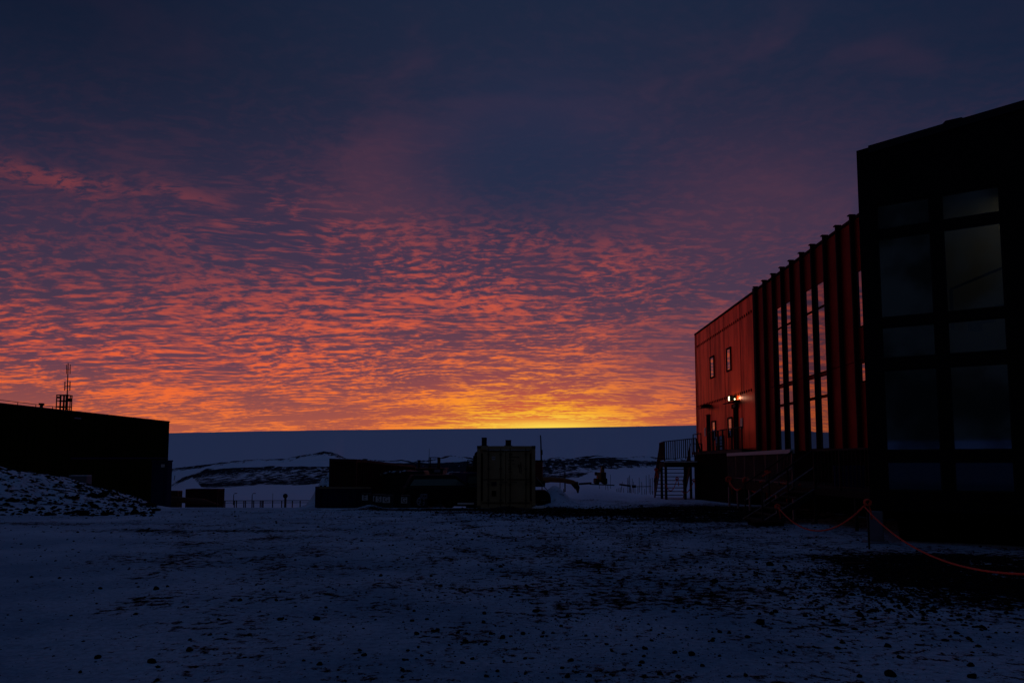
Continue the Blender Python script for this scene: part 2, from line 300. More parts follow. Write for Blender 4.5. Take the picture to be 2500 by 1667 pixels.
def build_ground():
    fa = np.concatenate([np.linspace(-math.pi, -.86, 60, endpoint=False), np.linspace(-.86, .86, 860), np.linspace(.86, math.pi, 61)[1:-1]])
    rr = np.concatenate([[.4, 1.0, 1.8], np.geomspace(2.6, 75, 330), np.geomspace(77, 260, 60), np.geomspace(264, 800, 210), np.geomspace(815, 6400, 90)])
    A, Rr = np.meshgrid(fa, rr); X = Rr * np.sin(A); Y = Rr * np.cos(A)
    Z = height(X, Y); nr, na = A.shape
    v = np.stack([X.ravel(), Y.ravel(), Z.ravel()], 1)
    i = np.arange(nr - 1)[:, None] * na; j = np.arange(na)[None, :]; j2 = (j + 1) % na
    q = np.stack([i + j, i + na + j, i + na + j2, i + j2], -1).reshape(-1, 4)
    # centre fan
    c = len(v); v = np.vstack([v, [[0, 0, gz(0.01, 0.01)]]])
    faces = q[:, ::-1]
    me = bpy.data.meshes.new('ground'); me.vertices.add(len(v)); me.vertices.foreach_set('co', v.ravel())
    tri = np.stack([np.full(na, c), (np.arange(na) + 1) % na, np.arange(na)], 1)
    loops = np.concatenate([faces.ravel(), tri[:, ::-1].ravel()]); ns = len(faces); nt_ = len(tri)
    me.loops.add(len(loops)); me.loops.foreach_set('vertex_index', loops.astype(np.int32)); me.polygons.add(ns + nt_)
    st = np.concatenate([np.arange(ns) * 4, ns * 4 + np.arange(nt_) * 3]); me.polygons.foreach_set('loop_start', st.astype(np.int32))
    me.update(calc_edges=True); me.validate()
    me.polygons.foreach_set('use_smooth', np.ones(len(me.polygons), bool))
    x, y = v[:, 0], v[:, 1]; r = np.hypot(x, y); pxu = 1268 + 1800 * x / np.maximum(y, 1); d = np.where(y > 0, y, r)
    py = 1128.5 - (v[:, 2] - 1.75) / np.maximum(d, 1) * 1800
    # share of bare gravel / rock at each place
    g = np.full(len(v), .385)
    px = np.clip(pxu, -300, 2600)
    big = fbm(x * .12 + 5, y * .05 + 2, 3)
    def blob(cx, cy, sx, sy): return np.exp(-((x - cx) / sx) ** 2 - ((y - cy) / sy) ** 2)
    g += .03 * big + .04 * fbm(x * .08, y * .35, 3)
    g += .5 * blob(6.7, 12.3, 1.1, 1.3) + .55 * blob(8.9, 10.8, 2.3, 2.2) + .35 * blob(7.5, 13.8, 1.2, .7)
    g += .34 * blob(4, 27.8, 6.0, 2.2) + .4 * blob(8, 30, 3.0, 5) + .22 * blob(6, 23.2, 2.2, 1.4) + .35 * blob(1.0, 29.6, 2.0, 1.3) + .4 * blob(-3, 29.7, 3, .9)
    g += .30 * blob(-15.5, 21.0, 5, .8) + .14 * blob(-10, 19, 4, .5) + .10 * blob(-7, 13, 1.5, .8)
    g += .05 * sst(px, 900, 1500) * (y < 26) * (y > 9)
    g -= .14 * sst(-px, -500, 0) * (y < 24)
    bankm = ((pxu < 395) & (y > 24) & (y < 45) & (x < -8)) * sst(y, np.interp(px, [-300, 0, 373], [23, 24.8, 30.2]), np.interp(px, [-300, 0, 373], [25, 26.8, 32.2]))
    g = np.where(bankm > 0, g * (1 - bankm) + (.34 + .08 * sst(y, 27, 33)) * bankm, g)
    # wheel tracks that sweep through the yard and lay the gravel bare
    for (x0_, y0_, x1_, y1_, bend) in ((-2.5, 5, -14, 31, 2.2), (-4.0, 5, -16.5, 30, 2.4), (3.5, 5, -4.5, 30, -1.5), (5.1, 5, -2.9, 30, -1.6), (-9, 9, 4, 27, -3.0), (-7.6, 8, 5.6, 26, -3.0)):
        t_ = np.clip((y - y0_) / (y1_ - y0_), 0, 1); xc = x0_ + (x1_ - x0_) * t_ + bend * np.sin(np.pi * t_)
        g += .07 * np.exp(-((x - xc) / .22) ** 2) * (y > y0_) * (y < y1_) * np.clip(.5 + 1.2 * fbm(x * .4, y * .25, 2), 0, 1.4)
    g = np.minimum(g, .64)
    far = sst(d, 38, 60); g = g * (1 - far) + far * .0
    cr = np.interp(px, CR[:, 0], CR[:, 1])
    rb = sst(d, 150, 215) * (1 - sst(d, 332, 352)) * sst(cr - py, -4, 5)
    crest = sst(d, 280, 325) * (1 - sst(d, 332, 352))
    g = np.maximum(g, rb * (.60 + .25 * fbm(x / 60, y / 60, 2) + .12 * crest))
    ra = sst(d, 560, 632) * (1 - sst(d, 650, 720)); g = np.maximum(g, ra * (.66 + .25 * fbm(x / 60., y / 60., 2)))
    ice = np.exp(-((py - (topd(px) + 9 - (px - 400) * .006)) / 1.6) ** 2) * (d > 1500) * .34 * (px < 1100); g = np.maximum(g, ice)
    at_ = me.attributes.new('gravel', 'FLOAT', 'POINT'); at_.data.foreach_set('value', g.astype(np.float32))
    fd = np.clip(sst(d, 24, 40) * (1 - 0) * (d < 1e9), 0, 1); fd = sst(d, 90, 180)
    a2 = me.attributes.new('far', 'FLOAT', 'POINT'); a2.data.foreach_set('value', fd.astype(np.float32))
    a3 = me.attributes.new('bank', 'FLOAT', 'POINT'); a3.data.foreach_set('value', bankm.astype(np.float32))
    vf = .25 * sst(d, 8, 20) + .75 * sst(d, 20, 60); a4 = me.attributes.new('snow_pale', 'FLOAT', 'POINT'); a4.data.foreach_set('value', vf.astype(np.float32))  # snow colour gets paler with distance
    ob = bpy.data.objects.new('ground', me); col.objects.link(ob); ob['kind'] = 'structure'
    m, n = newmat('snow_and_gravel'); t = n.node('ShaderNodeTexCoord'); v3 = t.outputs['Object']
    def attr(k): a = n.node('ShaderNodeAttribute'); a.attribute_name = k; return a.outputs['Fac']
    ga, fa_, ba, cl = attr('gravel'), attr('far'), attr('bank'), attr('snow_pale')
    fine = n.noise(v3, 7.0, 6, .62); grit = n.noise(v3, 38.0, 3, .6); patch = n.noise(v3, .9, 4, .6)
    rocks = n.noise(v3, 1.5, 6, .66, .4); hs = n.node('ShaderNodeMapping'); n.put(hs.inputs['Vector'], v3); hs.inputs['Scale'].default_value = (.42, .12, .3); hills = n.noise(hs.outputs[0], 1.0, 6, .70, .3)
    nn = n.m('ADD', n.m('MULTIPLY', fine, .5), n.m('ADD', n.m('MULTIPLY', patch, .30), n.m('MULTIPLY', grit, .2)))
    nn = n.m('ADD', n.m('MULTIPLY', nn, n.m('SUBTRACT', 1.0, ba)), n.m('MULTIPLY', rocks, ba))
    nn = n.m('ADD', n.m('MULTIPLY', nn, n.m('SUBTRACT', 1.0, fa_)), n.m('MULTIPLY', hills, fa_))
    # noise is spread about .5; a share g of it falls above the threshold
    thr = n.m('SUBTRACT', .78, n.m('MULTIPLY', ga, .56))
    sw = n.m('ADD', .025, n.m('MULTIPLY', fa_, .03)); mask = n.ss(nn, n.m('SUBTRACT', thr, sw), n.m('ADD', thr, sw))
    drift = n.noise(n.comb(0, 0, 0), 1) if False else None
    sn = n.noise(v3, .35, 4, .6)
    snow = n.mix(n.ss(sn, .35, .65), (.25, .36, .44), (.50, .58, .64))
    tread = n.noise(v3, 13, 4, .7)
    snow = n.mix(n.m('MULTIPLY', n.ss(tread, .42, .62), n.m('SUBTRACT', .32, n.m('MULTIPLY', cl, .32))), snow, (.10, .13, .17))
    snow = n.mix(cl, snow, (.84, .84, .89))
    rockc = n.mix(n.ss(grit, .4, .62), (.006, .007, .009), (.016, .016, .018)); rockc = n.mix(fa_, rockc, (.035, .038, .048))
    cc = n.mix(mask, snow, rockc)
    h = n.m('ADD', n.m('MULTIPLY', fine, 1.0), n.m('ADD', n.m('MULTIPLY', tread, .6), n.m('MULTIPLY', mask, .5)))
    b1 = n.node('ShaderNodeBump'); b1.inputs['Strength'].default_value = 1.0; b1.inputs['Distance'].default_value = .05; n.put(b1.inputs['Height'], h)
    b2 = n.node('ShaderNodeBump'); b2.inputs['Strength'].default_value = .5; n.put(b2.inputs['Distance'], n.m('ADD', .15, n.m('MULTIPLY', fa_, .9)))
    n.put(b2.inputs['Height'], n.m('ADD', n.m('MULTIPLY', rocks, n.m('SUBTRACT', 1.0, fa_)), n.m('MULTIPLY', n.m('MULTIPLY', hills, mask), fa_))); n.nt.links.new(b1.outputs[0], b2.inputs['Normal'])
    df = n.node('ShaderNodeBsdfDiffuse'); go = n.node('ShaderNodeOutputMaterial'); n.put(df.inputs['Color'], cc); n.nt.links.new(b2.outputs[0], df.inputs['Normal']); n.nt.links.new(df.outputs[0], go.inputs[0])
    me.materials.append(m); return ob
build_ground()

# ------------------------------------------------------------------ building helpers
V = Vector
class MB:
    def __init__(s): s.v = []; s.f = []
    def add(s, vs, fs):
        o = len(s.v); s.v += [tuple(a) for a in vs]; s.f += [tuple(o + i for i in f) for f in fs]; return s
    def box(s, x0, x1, y0, y1, z0, z1):
        return s.hexa([(x0, y0, z0), (x1, y0, z0), (x1, y1, z0), (x0, y1, z0)], [(x0, y0, z1), (x1, y0, z1), (x1, y1, z1), (x0, y1, z1)])
    def hexa(s, b, t):           # bottom and top rings
        n = len(b); fs = [tuple(reversed(range(n))), tuple(range(n, 2 * n))] + [(i, (i + 1) % n, n + (i + 1) % n, n + i) for i in range(n)]
        return s.add(list(b) + list(t), fs)
    def bar(s, p, q, w=.05, h=None, up=V((0, 0, 1))):
        h = h or w; p = V(p); q = V(q); d = (q - p).normalized()
        if abs(d.dot(up)) > .99: up = V((0, 1, 0))
        a = d.cross(up).normalized() * w / 2; b = a.cross(d).normalized() * h / 2
        return s.hexa([p - a - b, p + a - b, p + a + b, p - a + b], [q - a - b, q + a - b, q + a + b, q - a + b])
    def tube(s, pts, r, n=8, cap=True):
        pts = [V(p) for p in pts]; rs = r if isinstance(r, (list, tuple)) else [r] * len(pts); o = len(s.v); prev = None
        for i, p in enumerate(pts):
            d = (pts[min(i + 1, len(pts) - 1)] - pts[max(i - 1, 0)]).normalized()
            if prev is None: prev = d.orthogonal().normalized()
            a = (prev - d * prev.dot(d)).normalized(); prev = a; b = d.cross(a)
            for k in range(n):
                t = 2 * math.pi * k / n; s.v.append(tuple(p + (a * math.cos(t) + b * math.sin(t)) * rs[i]))
        for i in range(len(pts) - 1):
            for k in range(n): s.f.append((o + i * n + k, o + i * n + (k + 1) % n, o + (i + 1) * n + (k + 1) % n, o + (i + 1) * n + k))
        if cap: s.f.append(tuple(o + k for k in reversed(range(n)))); s.f.append(tuple(o + (len(pts) - 1) * n + k for k in range(n)))
        return s
    def cyl(s, p, q, r, n=16): return s.tube([p, q], r, n)
    def prism(s, poly, ex): ex = V(ex); return s.hexa([V(p) for p in poly], [V(p) + ex for p in poly])
    def build(s, name, mat, parent=None, bevel=0, smooth=False, local=False):
        me = bpy.data.meshes.new(name); o = V((0, 0, 0))
        if parent is not None and not local:
            pp = parent
            while pp is not None: o = o + pp.location; pp = pp.parent
        me.from_pydata([tuple(V(a) - o) for a in s.v], [], s.f); me.update()
        bm = bmesh.new(); bm.from_mesh(me); bmesh.ops.recalc_face_normals(bm, faces=bm.faces[:]); bm.to_mesh(me); bm.free()
        if smooth: me.polygons.foreach_set('use_smooth', [True] * len(me.polygons))
        ob = bpy.data.objects.new(name, me); col.objects.link(ob); me.materials.append(MAT[mat]); ob.parent = parent
        if bevel:
            md = ob.modifiers.new('bevel', 'BEVEL'); md.width = bevel; md.segments = 2; md.limit_method = 'ANGLE'
        return ob
def thing(name, label, cat, loc, group=None):
    o = bpy.data.objects.new(name, None); col.objects.link(o); o.location = loc; o.empty_display_size = .2
    o['label'] = label; o['category'] = cat
    if group: o['group'] = group
    return o
def tag(o, label, cat, group=None, kind=None):
    o['label'] = label; o['category'] = cat
    if group: o['group'] = group
    if kind: o['kind'] = kind
    return o
def copy_thing(src, loc, rz=0.0, sc=1.0, label=None):
    def rec(o, par):
        c = o.copy(); col.objects.link(c)
        if par is not None: c.parent = par
        for ch in [k for k in bpy.data.objects if k.parent == o]: rec(ch, c)
        return c
    r = rec(src, None); r.location = loc; r.rotation_euler = (0, 0, rz); r.scale = (sc, sc, sc)
    if label: r['label'] = label
    return r
def textmesh(txt, size, T, thick=.004):
    cu = bpy.data.curves.new('t', 'FONT'); cu.body = txt; cu.size = size; cu.extrude = thick / 2; cu.align_x = 'CENTER'; cu.align_y = 'CENTER'
    ob = bpy.data.objects.new('t', cu); col.objects.link(ob); dg = bpy.context.evaluated_depsgraph_get(); dg.update()
    me = bpy.data.meshes.new_from_object(ob.evaluated_get(dg)); mb = MB().add([T @ v.co for v in me.vertices], [tuple(p.vertices) for p in me.polygons])
    bpy.data.objects.remove(ob); bpy.data.meshes.remove(me); return mb
rnd = random.Random(5)

# ------------------------------------------------------------------ red building
WX = 11.3; RY0, RY1 = 23.85, 47.0; RZ0, RZ1 = 2.22, 9.93
rb = thing('red_building', 'long two storey red panelled building standing raised beside the yard', 'building', (17, 35, 0))
YB = 35.1                                       # the flat panelled part ends here and the finned part begins
# --- flat part: wall with openings kept as proud frames, panel joints as thin gaps
js = [YB, 37.45, 40.4, 43.35, RY1]
m = MB()
for a, b in zip(js[:-1], js[1:]):
    for z0, z1 in ((RZ0, 5.168), (5.172, 9.0), (9.004, RZ1 - .04)):
        m.box(WX, WX + .3, a + .006, b - .006, z0, z1)
m.build('panel_wall', 'red_panel', rb, bevel=.006)
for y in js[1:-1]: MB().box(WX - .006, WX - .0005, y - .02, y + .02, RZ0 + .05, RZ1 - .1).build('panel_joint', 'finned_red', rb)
MB().box(WX + .305, 23.0, RY0 + .02, RY1 - .02, RZ0 + .02, RZ1 - .1).build('building_core', 'red_fin_dark', rb)
MB().box(WX - .05, 23.1, RY0, RY1 + .06, RZ1 - .038, RZ1 + .06).build('roof_edge', 'red_fin_dark', rb, bevel=.01)
MB().box(WX - .03, WX + .29, RY1 - .005, RY1 + .05, RZ0, RZ1 - .04).build('corner_trim', 'red_panel', rb)
MB().box(WX - .06, WX - .003, YB - .12, YB + .02, RZ0, RZ1 + .1).build('corner_trim', 'red_panel', rb)
def rivets(z, y0, y1, n):
    for i in range(n):
        y = y0 + (y1 - y0) * i / (n - 1); MB().cyl((WX - .014, y, z), (WX - .002, y, z), .075, 10).build('vent', 'black_void', rb)
rivets(9.08, 35.55, 46.5, 31); rivets(5.27, 35.85, 46.7, 31)
q = MB().box(WX - .003, WX - .0005, YB + .13, YB + .19, 2.4, 9.9).box(WX - .0035, WX - .0008, YB + .15, RY1 - .28, 2.43, 2.46).box(WX - .0031, WX - .0006, RY1 - .33, RY1 - .27, 2.4, 9.9)
for i in range(40): q.cyl((WX - .012, YB + .16, 2.5 + i * .185), (WX - .001, YB + .16, 2.5 + i * .185), .016, 6)
for i in range(12): q.cyl((WX - .012, RY1 - .3, 2.5 + i * .62), (WX - .001, RY1 - .3, 2.5 + i * .62), .02, 6)
q.build('screw_row', 'red_fin_dark', rb)
def small_window(y0, y1, z0, z1):
    f = MB(); w = .09
    f.box(WX - .05, WX + .02, y0, y1, z0, z0 + w).box(WX - .05, WX + .02, y0, y1, z1 - w, z1)
    f.box(WX - .05, WX + .02, y0, y0 + w, z0 + w, z1 - w).box(WX - .05, WX + .02, y1 - w, y1, z0 + w, z1 - w)
    fr = f.build('window', 'red_fin_dark', rb, bevel=.006)
    MB().box(WX - .018, WX - .006, y0 + w + .002, y1 - w - .002, z0 + w + .002, z1 - w - .002).build('pane', 'mirror_glass', fr)
small_window(42.52, 43.42, 6.66, 7.96); small_window(39.12, 39.96, 6.64, 7.92)
small_window(42.48, 43.30, 3.04, 4.17); small_window(39.14, 39.98, 3.08, 4.17)
def door(y0, y1, z0, z1):
    d = MB().box(WX - .045, WX - .004, y0, y1, z0, z1).build('door', 'black_void', rb, bevel=.01)
    MB().box(WX - .09, WX - .046, y0 + .06, y0 + .10, z0 + .95, z0 + 1.15).build('door_handle', 'galvanised', d)
    MB().box(WX - .07, WX - .046, y0 - .02, y1 + .02, z1, z1 + .05).build('door_frame', 'red_fin_dark', d)
door(43.72, 44.45, 2.42, 4.56); door(38.12, 38.86, 2.42, 4.56)
for y0, y1, z in ((43.35, 44.75, 4.98), (37.85, 39.15, 4.83)):
    MB().hexa([(WX - .5, y0, z - .02), (WX - .004, y0, z + .06), (WX - .004, y1, z + .06), (WX - .5, y1, z - .02)],
              [(WX - .5, y0, z + .02), (WX - .004, y0, z + .14), (WX - .004, y1, z + .14), (WX - .5, y1, z + .02)]).build('door_canopy', 'dark_steel', rb)
MB().box(WX - .34, WX - .30, 44.42, 44.55, 3.3, 3.8).build('notice_plate', 'notice_white', rb) if False else None
MB().box(WX - .03, WX - .004, 44.75, 45.05, 3.35, 3.85).build('notice_plate', 'notice_white', rb)
MB().box(WX - .03, WX - .004, 37.35, 37.72, 3.45, 4.0).build('notice_plate', 'notice_white', rb)
sg = MB().box(WX - .10, WX - .004, 38.05, 38.98, 4.58, 4.80).build('exit_sign_box', 'black_void', rb, bevel=.01)
MB().box(WX - .106, WX - .102, 38.25, 38.72, 4.62, 4.76).build('sign_face', 'tan_paint', sg)
# polished louvred panel between the doors that mirrors the sunrise
lp = MB()
for i, (a, b) in enumerate(((3.0, 3.22), (2.84, 2.97), (2.70, 2.81), (2.46, 2.62))): lp.box(WX - .06, WX - .045, 40.9, 42.42, a, b)
lv = MB().box(WX - .044, WX - .004, 40.86, 42.46, 2.42, 3.24).build('louvre_panel', 'black_void', rb)
lp.build('slat', 'mirror_glass', lv)
# wall lamps over the doors
MB().box(WX - .34, WX - .004, 43.75, 44.5, 5.02, 5.2).build('wall_lamp', 'black_void', rb, bevel=.03)
wl = MB().box(WX - .26, WX - .004, 38.42, 38.70, 4.97, 5.24).build('wall_lamp', 'black_void', rb, bevel=.02)
MB().box(WX - .26, WX - .10, 38.72, 38.95, 5.0, 5.22).build('lamp_glass', 'lamp_glow', wl, bevel=.02)
MB().box(WX - .12, WX - .06, 38.33, 38.38, 4.99, 5.08).build('lamp_glass', 'lamp_glow', wl, bevel=.02)
ll = bpy.data.lights.new('wall_lamp_light', 'POINT'); ll.energy = 3.0; ll.color = (1, .93, .6); ll.shadow_soft_size = .05
lo = bpy.data.objects.new('wall_lamp_light', ll); col.objects.link(lo); lo.location = (WX - .14, 38.08, 5.08)
lo.parent = wl; lo.location = V((WX - .14, 38.08, 5.08)) - rb.location
# --- finned part
m = MB(); FY = [34.66, 33.42, 32.22, 31.12, 30.06, 28.93, 27.83, 26.70, 25.58, 24.46]
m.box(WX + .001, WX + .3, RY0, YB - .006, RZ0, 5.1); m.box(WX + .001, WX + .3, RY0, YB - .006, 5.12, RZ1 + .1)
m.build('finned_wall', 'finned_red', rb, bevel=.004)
for y in FY:
    MB().box(WX - .135, WX - .001, y - .05, y + .05, RZ0 - .05, RZ1 + .12).build('fin', 'red_fin_dark', rb, bevel=.01)
    MB().box(WX - .18, WX + .05, y - .09, y + .09, RZ1 + .121, RZ1 + .16).build('fin_cap', 'dark_steel', rb, bevel=.01)
MB().box(WX - .12, WX - .001, YB - .4, YB - .13, RZ0, RZ1 + .12).build('fin', 'red_fin_dark', rb)
bays = [(31.12, 32.22), (30.06, 31.12), (27.83, 28.93), (26.70, 27.83)]
rows = [(7.58, 8.42), (5.12, 7.48), (4.25, 4.93), (2.28, 4.13)]
for a, b in bays:
    for z0, z1 in rows:
        f = MB().box(WX - .012, WX - .001, a + .07, b - .07, z0 - .04, z1 + .04).build('window', 'red_fin_dark', rb)
        MB().box(WX - .022, WX - .014, a + .09, b - .09, z0, z1).build('pane', 'mirror_glass', f)
for z0, z1 in ((6.24, 8.05), (4.42, 4.98)):
    f = MB().box(WX - .012, WX - .001, RY0 + .02, 24.36, z0 - .04, z1 + .04).build('window', 'red_fin_dark', rb)
    MB().box(WX - .022, WX - .014, RY0 + .05, 24.33, z0, z1).build('pane', 'mirror_glass', f)
# undercroft
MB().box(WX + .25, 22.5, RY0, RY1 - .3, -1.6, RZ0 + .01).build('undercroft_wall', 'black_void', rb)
# raised walkway along the doors
MB().box(10.42, WX - .21, 34.7, 44.6, 2.22, 2.38).build('walkway', 'dark_steel', rb)
MB().box(10.5, WX + .24, 34.8, 44.5, -1.2, 2.21).build('walkway_shade', 'black_void', rb)  # solid dark block standing in for the shadow under the building
m = MB()
for a, b in ((38.95, 37.3), (34.75, 37.0), (39.0, 40.8)):
    m.bar((10.46, a, 3.42), (10.46, b, 3.42), .05)
    n = int(abs(b - a) / .14)
    for i in range(n + 1): y = a + (b - a) * i / n; m.bar((10.46, y, 2.38), (10.46, y, 3.42), .05 if i % 6 == 0 else .016)
m.build('walkway_railing', 'dark_steel', rb); m = MB()
m.bar((10.46, 44.55, 3.42), (10.46, 42.6, 3.42), .05)
for y in (44.5, 43.5, 42.6): m.bar((10.46, y, 2.38), (10.46, y, 3.42), .05)
m.build('walkway_railing', 'dark_steel', rb)

# ------------------------------------------------------------------ dark tower at the right
C0 = V((7.75, 16.5, 0)); T = V((.853, -.522, 0)); N = V((-.522, -.853, 0))
def tw(s, out, z): p = C0 + T * s + N * out; return V((p.x, p.y, z))
tb = thing('stair_tower', 'black clad tower with a tall grid of dark windows, nearest building on the right', 'building', (12, 18, 0))
S = 6.0; zt = lambda s: 8.88 + .099 * s
WS = [(.35, 1.41), (1.62, 2.69)]; WZ = [(1.13, 1.78), (2.0, 3.80), (4.04, 4.76), (4.95, 6.77), (6.96, 7.55)]
m = MB()
def panel(s0, s1, z0, z1, a=0, th=-.25, z0b=None, z1b=None):
    m.hexa([tw(s0, a, z0), tw(s1, a, z0 if z0b is None else z0b), tw(s1, th, z0 if z0b is None else z0b), tw(s0, th, z0)], [tw(s0, a, z1), tw(s1, a, z1 if z1b is None else z1b), tw(s1, th, z1 if z1b is None else z1b), tw(s0, th, z1)])
panel(0, S, 7.55, zt(0), z1b=zt(S), z0b=7.55)
panel(0, S, .70, 1.13)
prev = 0
for a, b in WS + [(S, S)]:
    panel(prev, a, 1.132, 7.548); prev = b
for a, b in WS:
    for (z0, z1), (z2, z3) in zip(WZ[:-1], WZ[1:]): panel(a + .001, b - .001, z1, z2, a=-.004)
m.build('facade', 'black_cladding', tb)
back = [tw(0, -.26, 0), tw(S, -.26, 0), V((22, 14.5, 0)), V((22, 23.78, 0)), V((11.25, 23.78, 0))]
m = MB()                                        # shell: side wall, back wall, floor and roof, hollow inside
def wallseg(p, q, z0, z1, th=.2):
    d = (q - p).normalized(); nn = V((-d.y, d.x, 0)) * th
    m.hexa([(p.x, p.y, z0), (q.x, q.y, z0), (q.x + nn.x, q.y + nn.y, z0), (p.x + nn.x, p.y + nn.y, z0)], [(p.x, p.y, z1), (q.x, q.y, z1), (q.x + nn.x, q.y + nn.y, z1), (p.x + nn.x, p.y + nn.y, z1)])
wallseg(V((11.1, 23.6, 0)), C0 + N * -.26 + T * .01, .7, 8.85)
wallseg(tw(.02, -3.2, 0), tw(S, -3.2, 0), .95, 8.6, .1)
wallseg(tw(S - .01, -3.1, 0), tw(S - .01, -.26, 0), .7, 8.8)
m.build('shell_wall', 'black_cladding', tb)
MB().hexa([tw(.2, -.27, .72), tw(S - .2, -.27, .72), tw(S - .2, -3.1, .72), tw(.2, -3.1, .72)], [tw(.2, -.27, .92), tw(S - .2, -.27, .92), tw(S - .2, -3.1, .92), tw(.2, -3.1, .92)]).build('floor_slab', 'black_cladding', tb)
MB().hexa([tw(.02, -.255, 8.62), tw(S, -.255, 8.62), V((22, 14.5, 8.62)), V((22, 23.75, 8.62)), V((11.3, 23.75, 8.62))], [tw(.02, -.255, 8.8), tw(S, -.255, 8.8), V((22, 14.5, 8.8)), V((22, 23.75, 8.8)), V((11.3, 23.75, 8.8))]).build('roof', 'black_cladding', tb)
m = MB(); 
m.hexa([tw(.25, .03, zt(.25) - .14), tw(S, .03, zt(S) - .14), tw(S, -.12, zt(S) - .14), tw(.25, -.12, zt(.25) - .14)], [tw(.25, .03, zt(.25) + .03), tw(S, .03, zt(S) + .03), tw(S, -.12, zt(S) + .03), tw(.25, -.12, zt(.25) + .03)])
m.build('parapet_cap', 'dark_steel', tb)
m = MB(); m.hexa([tw(1.66, -.02, zt(1.7)), tw(2.15, -.02, zt(2.15)), tw(2.15, -.2, zt(2.15)), tw(1.66, -.2, zt(1.66))], [tw(1.78, -.02, zt(1.8) + .1), tw(2.08, -.02, zt(2.08) + .075), tw(2.08, -.2, zt(2.08) + .075), tw(1.78, -.2, zt(1.78) + .1)])
m.build('flashing', 'dark_steel', tb)
for a, b in WS:
    for z0, z1 in WZ:
        f = MB(); w = .035
        for s0, s1, c, d in ((a, b, z0, z0 + w), (a, b, z1 - w, z1), (a, a + w, z0 + w, z1 - w), (b - w, b, z0 + w, z1 - w)):
            f.hexa([tw(s0, -.06, c), tw(s1, -.06, c), tw(s1, -.10, c), tw(s0, -.10, c)], [tw(s0, -.06, d), tw(s1, -.06, d), tw(s1, -.10, d), tw(s0, -.10, d)])
        fr = f.build('window', 'dark_steel', tb)
        MB().hexa([tw(a + w, -.075, z0 + w), tw(b - w, -.075, z0 + w), tw(b - w, -.085, z0 + w), tw(a + w, -.085, z0 + w)], [tw(a + w, -.075, z1 - w), tw(b - w, -.075, z1 - w), tw(b - w, -.085, z1 - w), tw(a + w, -.085, z1 - w)]).build('pane', 'dull_glass' if z0 < 1.5 else 'stair_glass', fr)
# inside: landing, stair flight with handrail and a dim door light
MAT['inner_wall'] = wornmat('inner_wall', (.30, .27, .20), (.24, .2, .14), rough=.9, scale=.8)
m = MB(); m.hexa([tw(1.5, -3.05, .95), tw(4.6, -3.05, .95), tw(4.6, -3.12, .95), tw(1.5, -3.12, .95)], [tw(1.5, -3.05, 8.5), tw(4.6, -3.05, 8.5), tw(4.6, -3.12, 8.5), tw(1.5, -3.12, 8.5)])
m.build('inner_wall', 'inner_wall', tb)
m = MB()
for i in range(9):
    s_ = 2.0 + i * .27; z_ = 4.9 + i * .17
    m.hexa([tw(s_, -1.6, z_), tw(s_ + .29, -1.6, z_), tw(s_ + .29, -2.7, z_), tw(s_, -2.7, z_)], [tw(s_, -1.6, z_ + .05), tw(s_ + .29, -1.6, z_ + .05), tw(s_ + .29, -2.7, z_ + .05), tw(s_, -2.7, z_ + .05)])
st = m.build('stair_flight', 'dark_steel', tb)
MB().bar(tw(1.7, -1.55, 5.75), tw(3.1, -1.55, 6.25), .05).bar(tw(3.1, -1.55, 6.25), tw(3.1, -1.55, 4.9), .05).bar(tw(1.7, -1.55, 5.75), tw(1.7, -1.55, 4.8), .05).build('stair_rail', 'black_cladding', st)
il = bpy.data.lights.new('stairwell_light', 'AREA'); il.energy = 6; il.size = .5; il.color = (1, .78, .40)
io = bpy.data.objects.new('stairwell_light', il); col.objects.link(io); io.parent = tb; io.location = tw(3.3, -2.2, 8.3) - tb.location
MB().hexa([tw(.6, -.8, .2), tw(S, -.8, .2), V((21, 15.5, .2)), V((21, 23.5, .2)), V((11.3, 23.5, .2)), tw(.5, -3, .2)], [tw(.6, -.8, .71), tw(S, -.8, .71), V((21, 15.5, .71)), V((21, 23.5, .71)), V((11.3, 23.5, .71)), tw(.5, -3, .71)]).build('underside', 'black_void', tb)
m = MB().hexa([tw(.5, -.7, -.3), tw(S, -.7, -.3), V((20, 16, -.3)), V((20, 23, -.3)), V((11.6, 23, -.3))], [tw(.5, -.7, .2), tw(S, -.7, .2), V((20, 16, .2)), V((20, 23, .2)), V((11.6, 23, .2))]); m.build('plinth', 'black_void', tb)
cp = thing('concrete_footing', 'pale snow-dusted concrete footing under the near corner of the black tower', 'footing', (7.75, 16.4, 0))
MB().hexa([(7.58, 16.32, -.1), (7.84, 16.16, -.1), (7.98, 16.4, -.1), (7.72, 16.56, -.1)], [(7.58, 16.32, .69), (7.84, 16.16, .69), (7.98, 16.4, .69), (7.72, 16.56, .69)]).build('footing_block', 'concrete', cp, bevel=.02)
MB().box(7.56, 7.98, 16.14, 16.58, -.15, .05).build('footing_base', 'concrete', cp, bevel=.03)

# ------------------------------------------------------------------ railing helper
def railing(parent, P, Q, h=1.08, posts=5, gap=.11, mat='dark_steel', cap='dark_steel', capw=.06, caph=.05, foot=.08, cap_name='handrail', th=.022):
    P = V(P); Q = V(Q); L = (Q - P).length; up = V((0, 0, 1))
    MB().bar(P + up * h, Q + up * h, capw, caph).build(cap_name, cap, parent)
    b = MB(); n = max(2, int(L / gap))
    for i in range(1, n):
        a = P.lerp(Q, i / n); b.bar(a + up * foot, a + up * (h - caph * .5 - .001), th)
    b.bar(P + up * foot, Q + up * foot, .03, .03); b.build('baluster_panel', mat, parent)
    for i in range(posts):
        a = P.lerp(Q, i / (posts - 1)); MB().bar(a - up * .02, a + up * (h - caph * .5 - .001), .06).build('post', mat, parent)

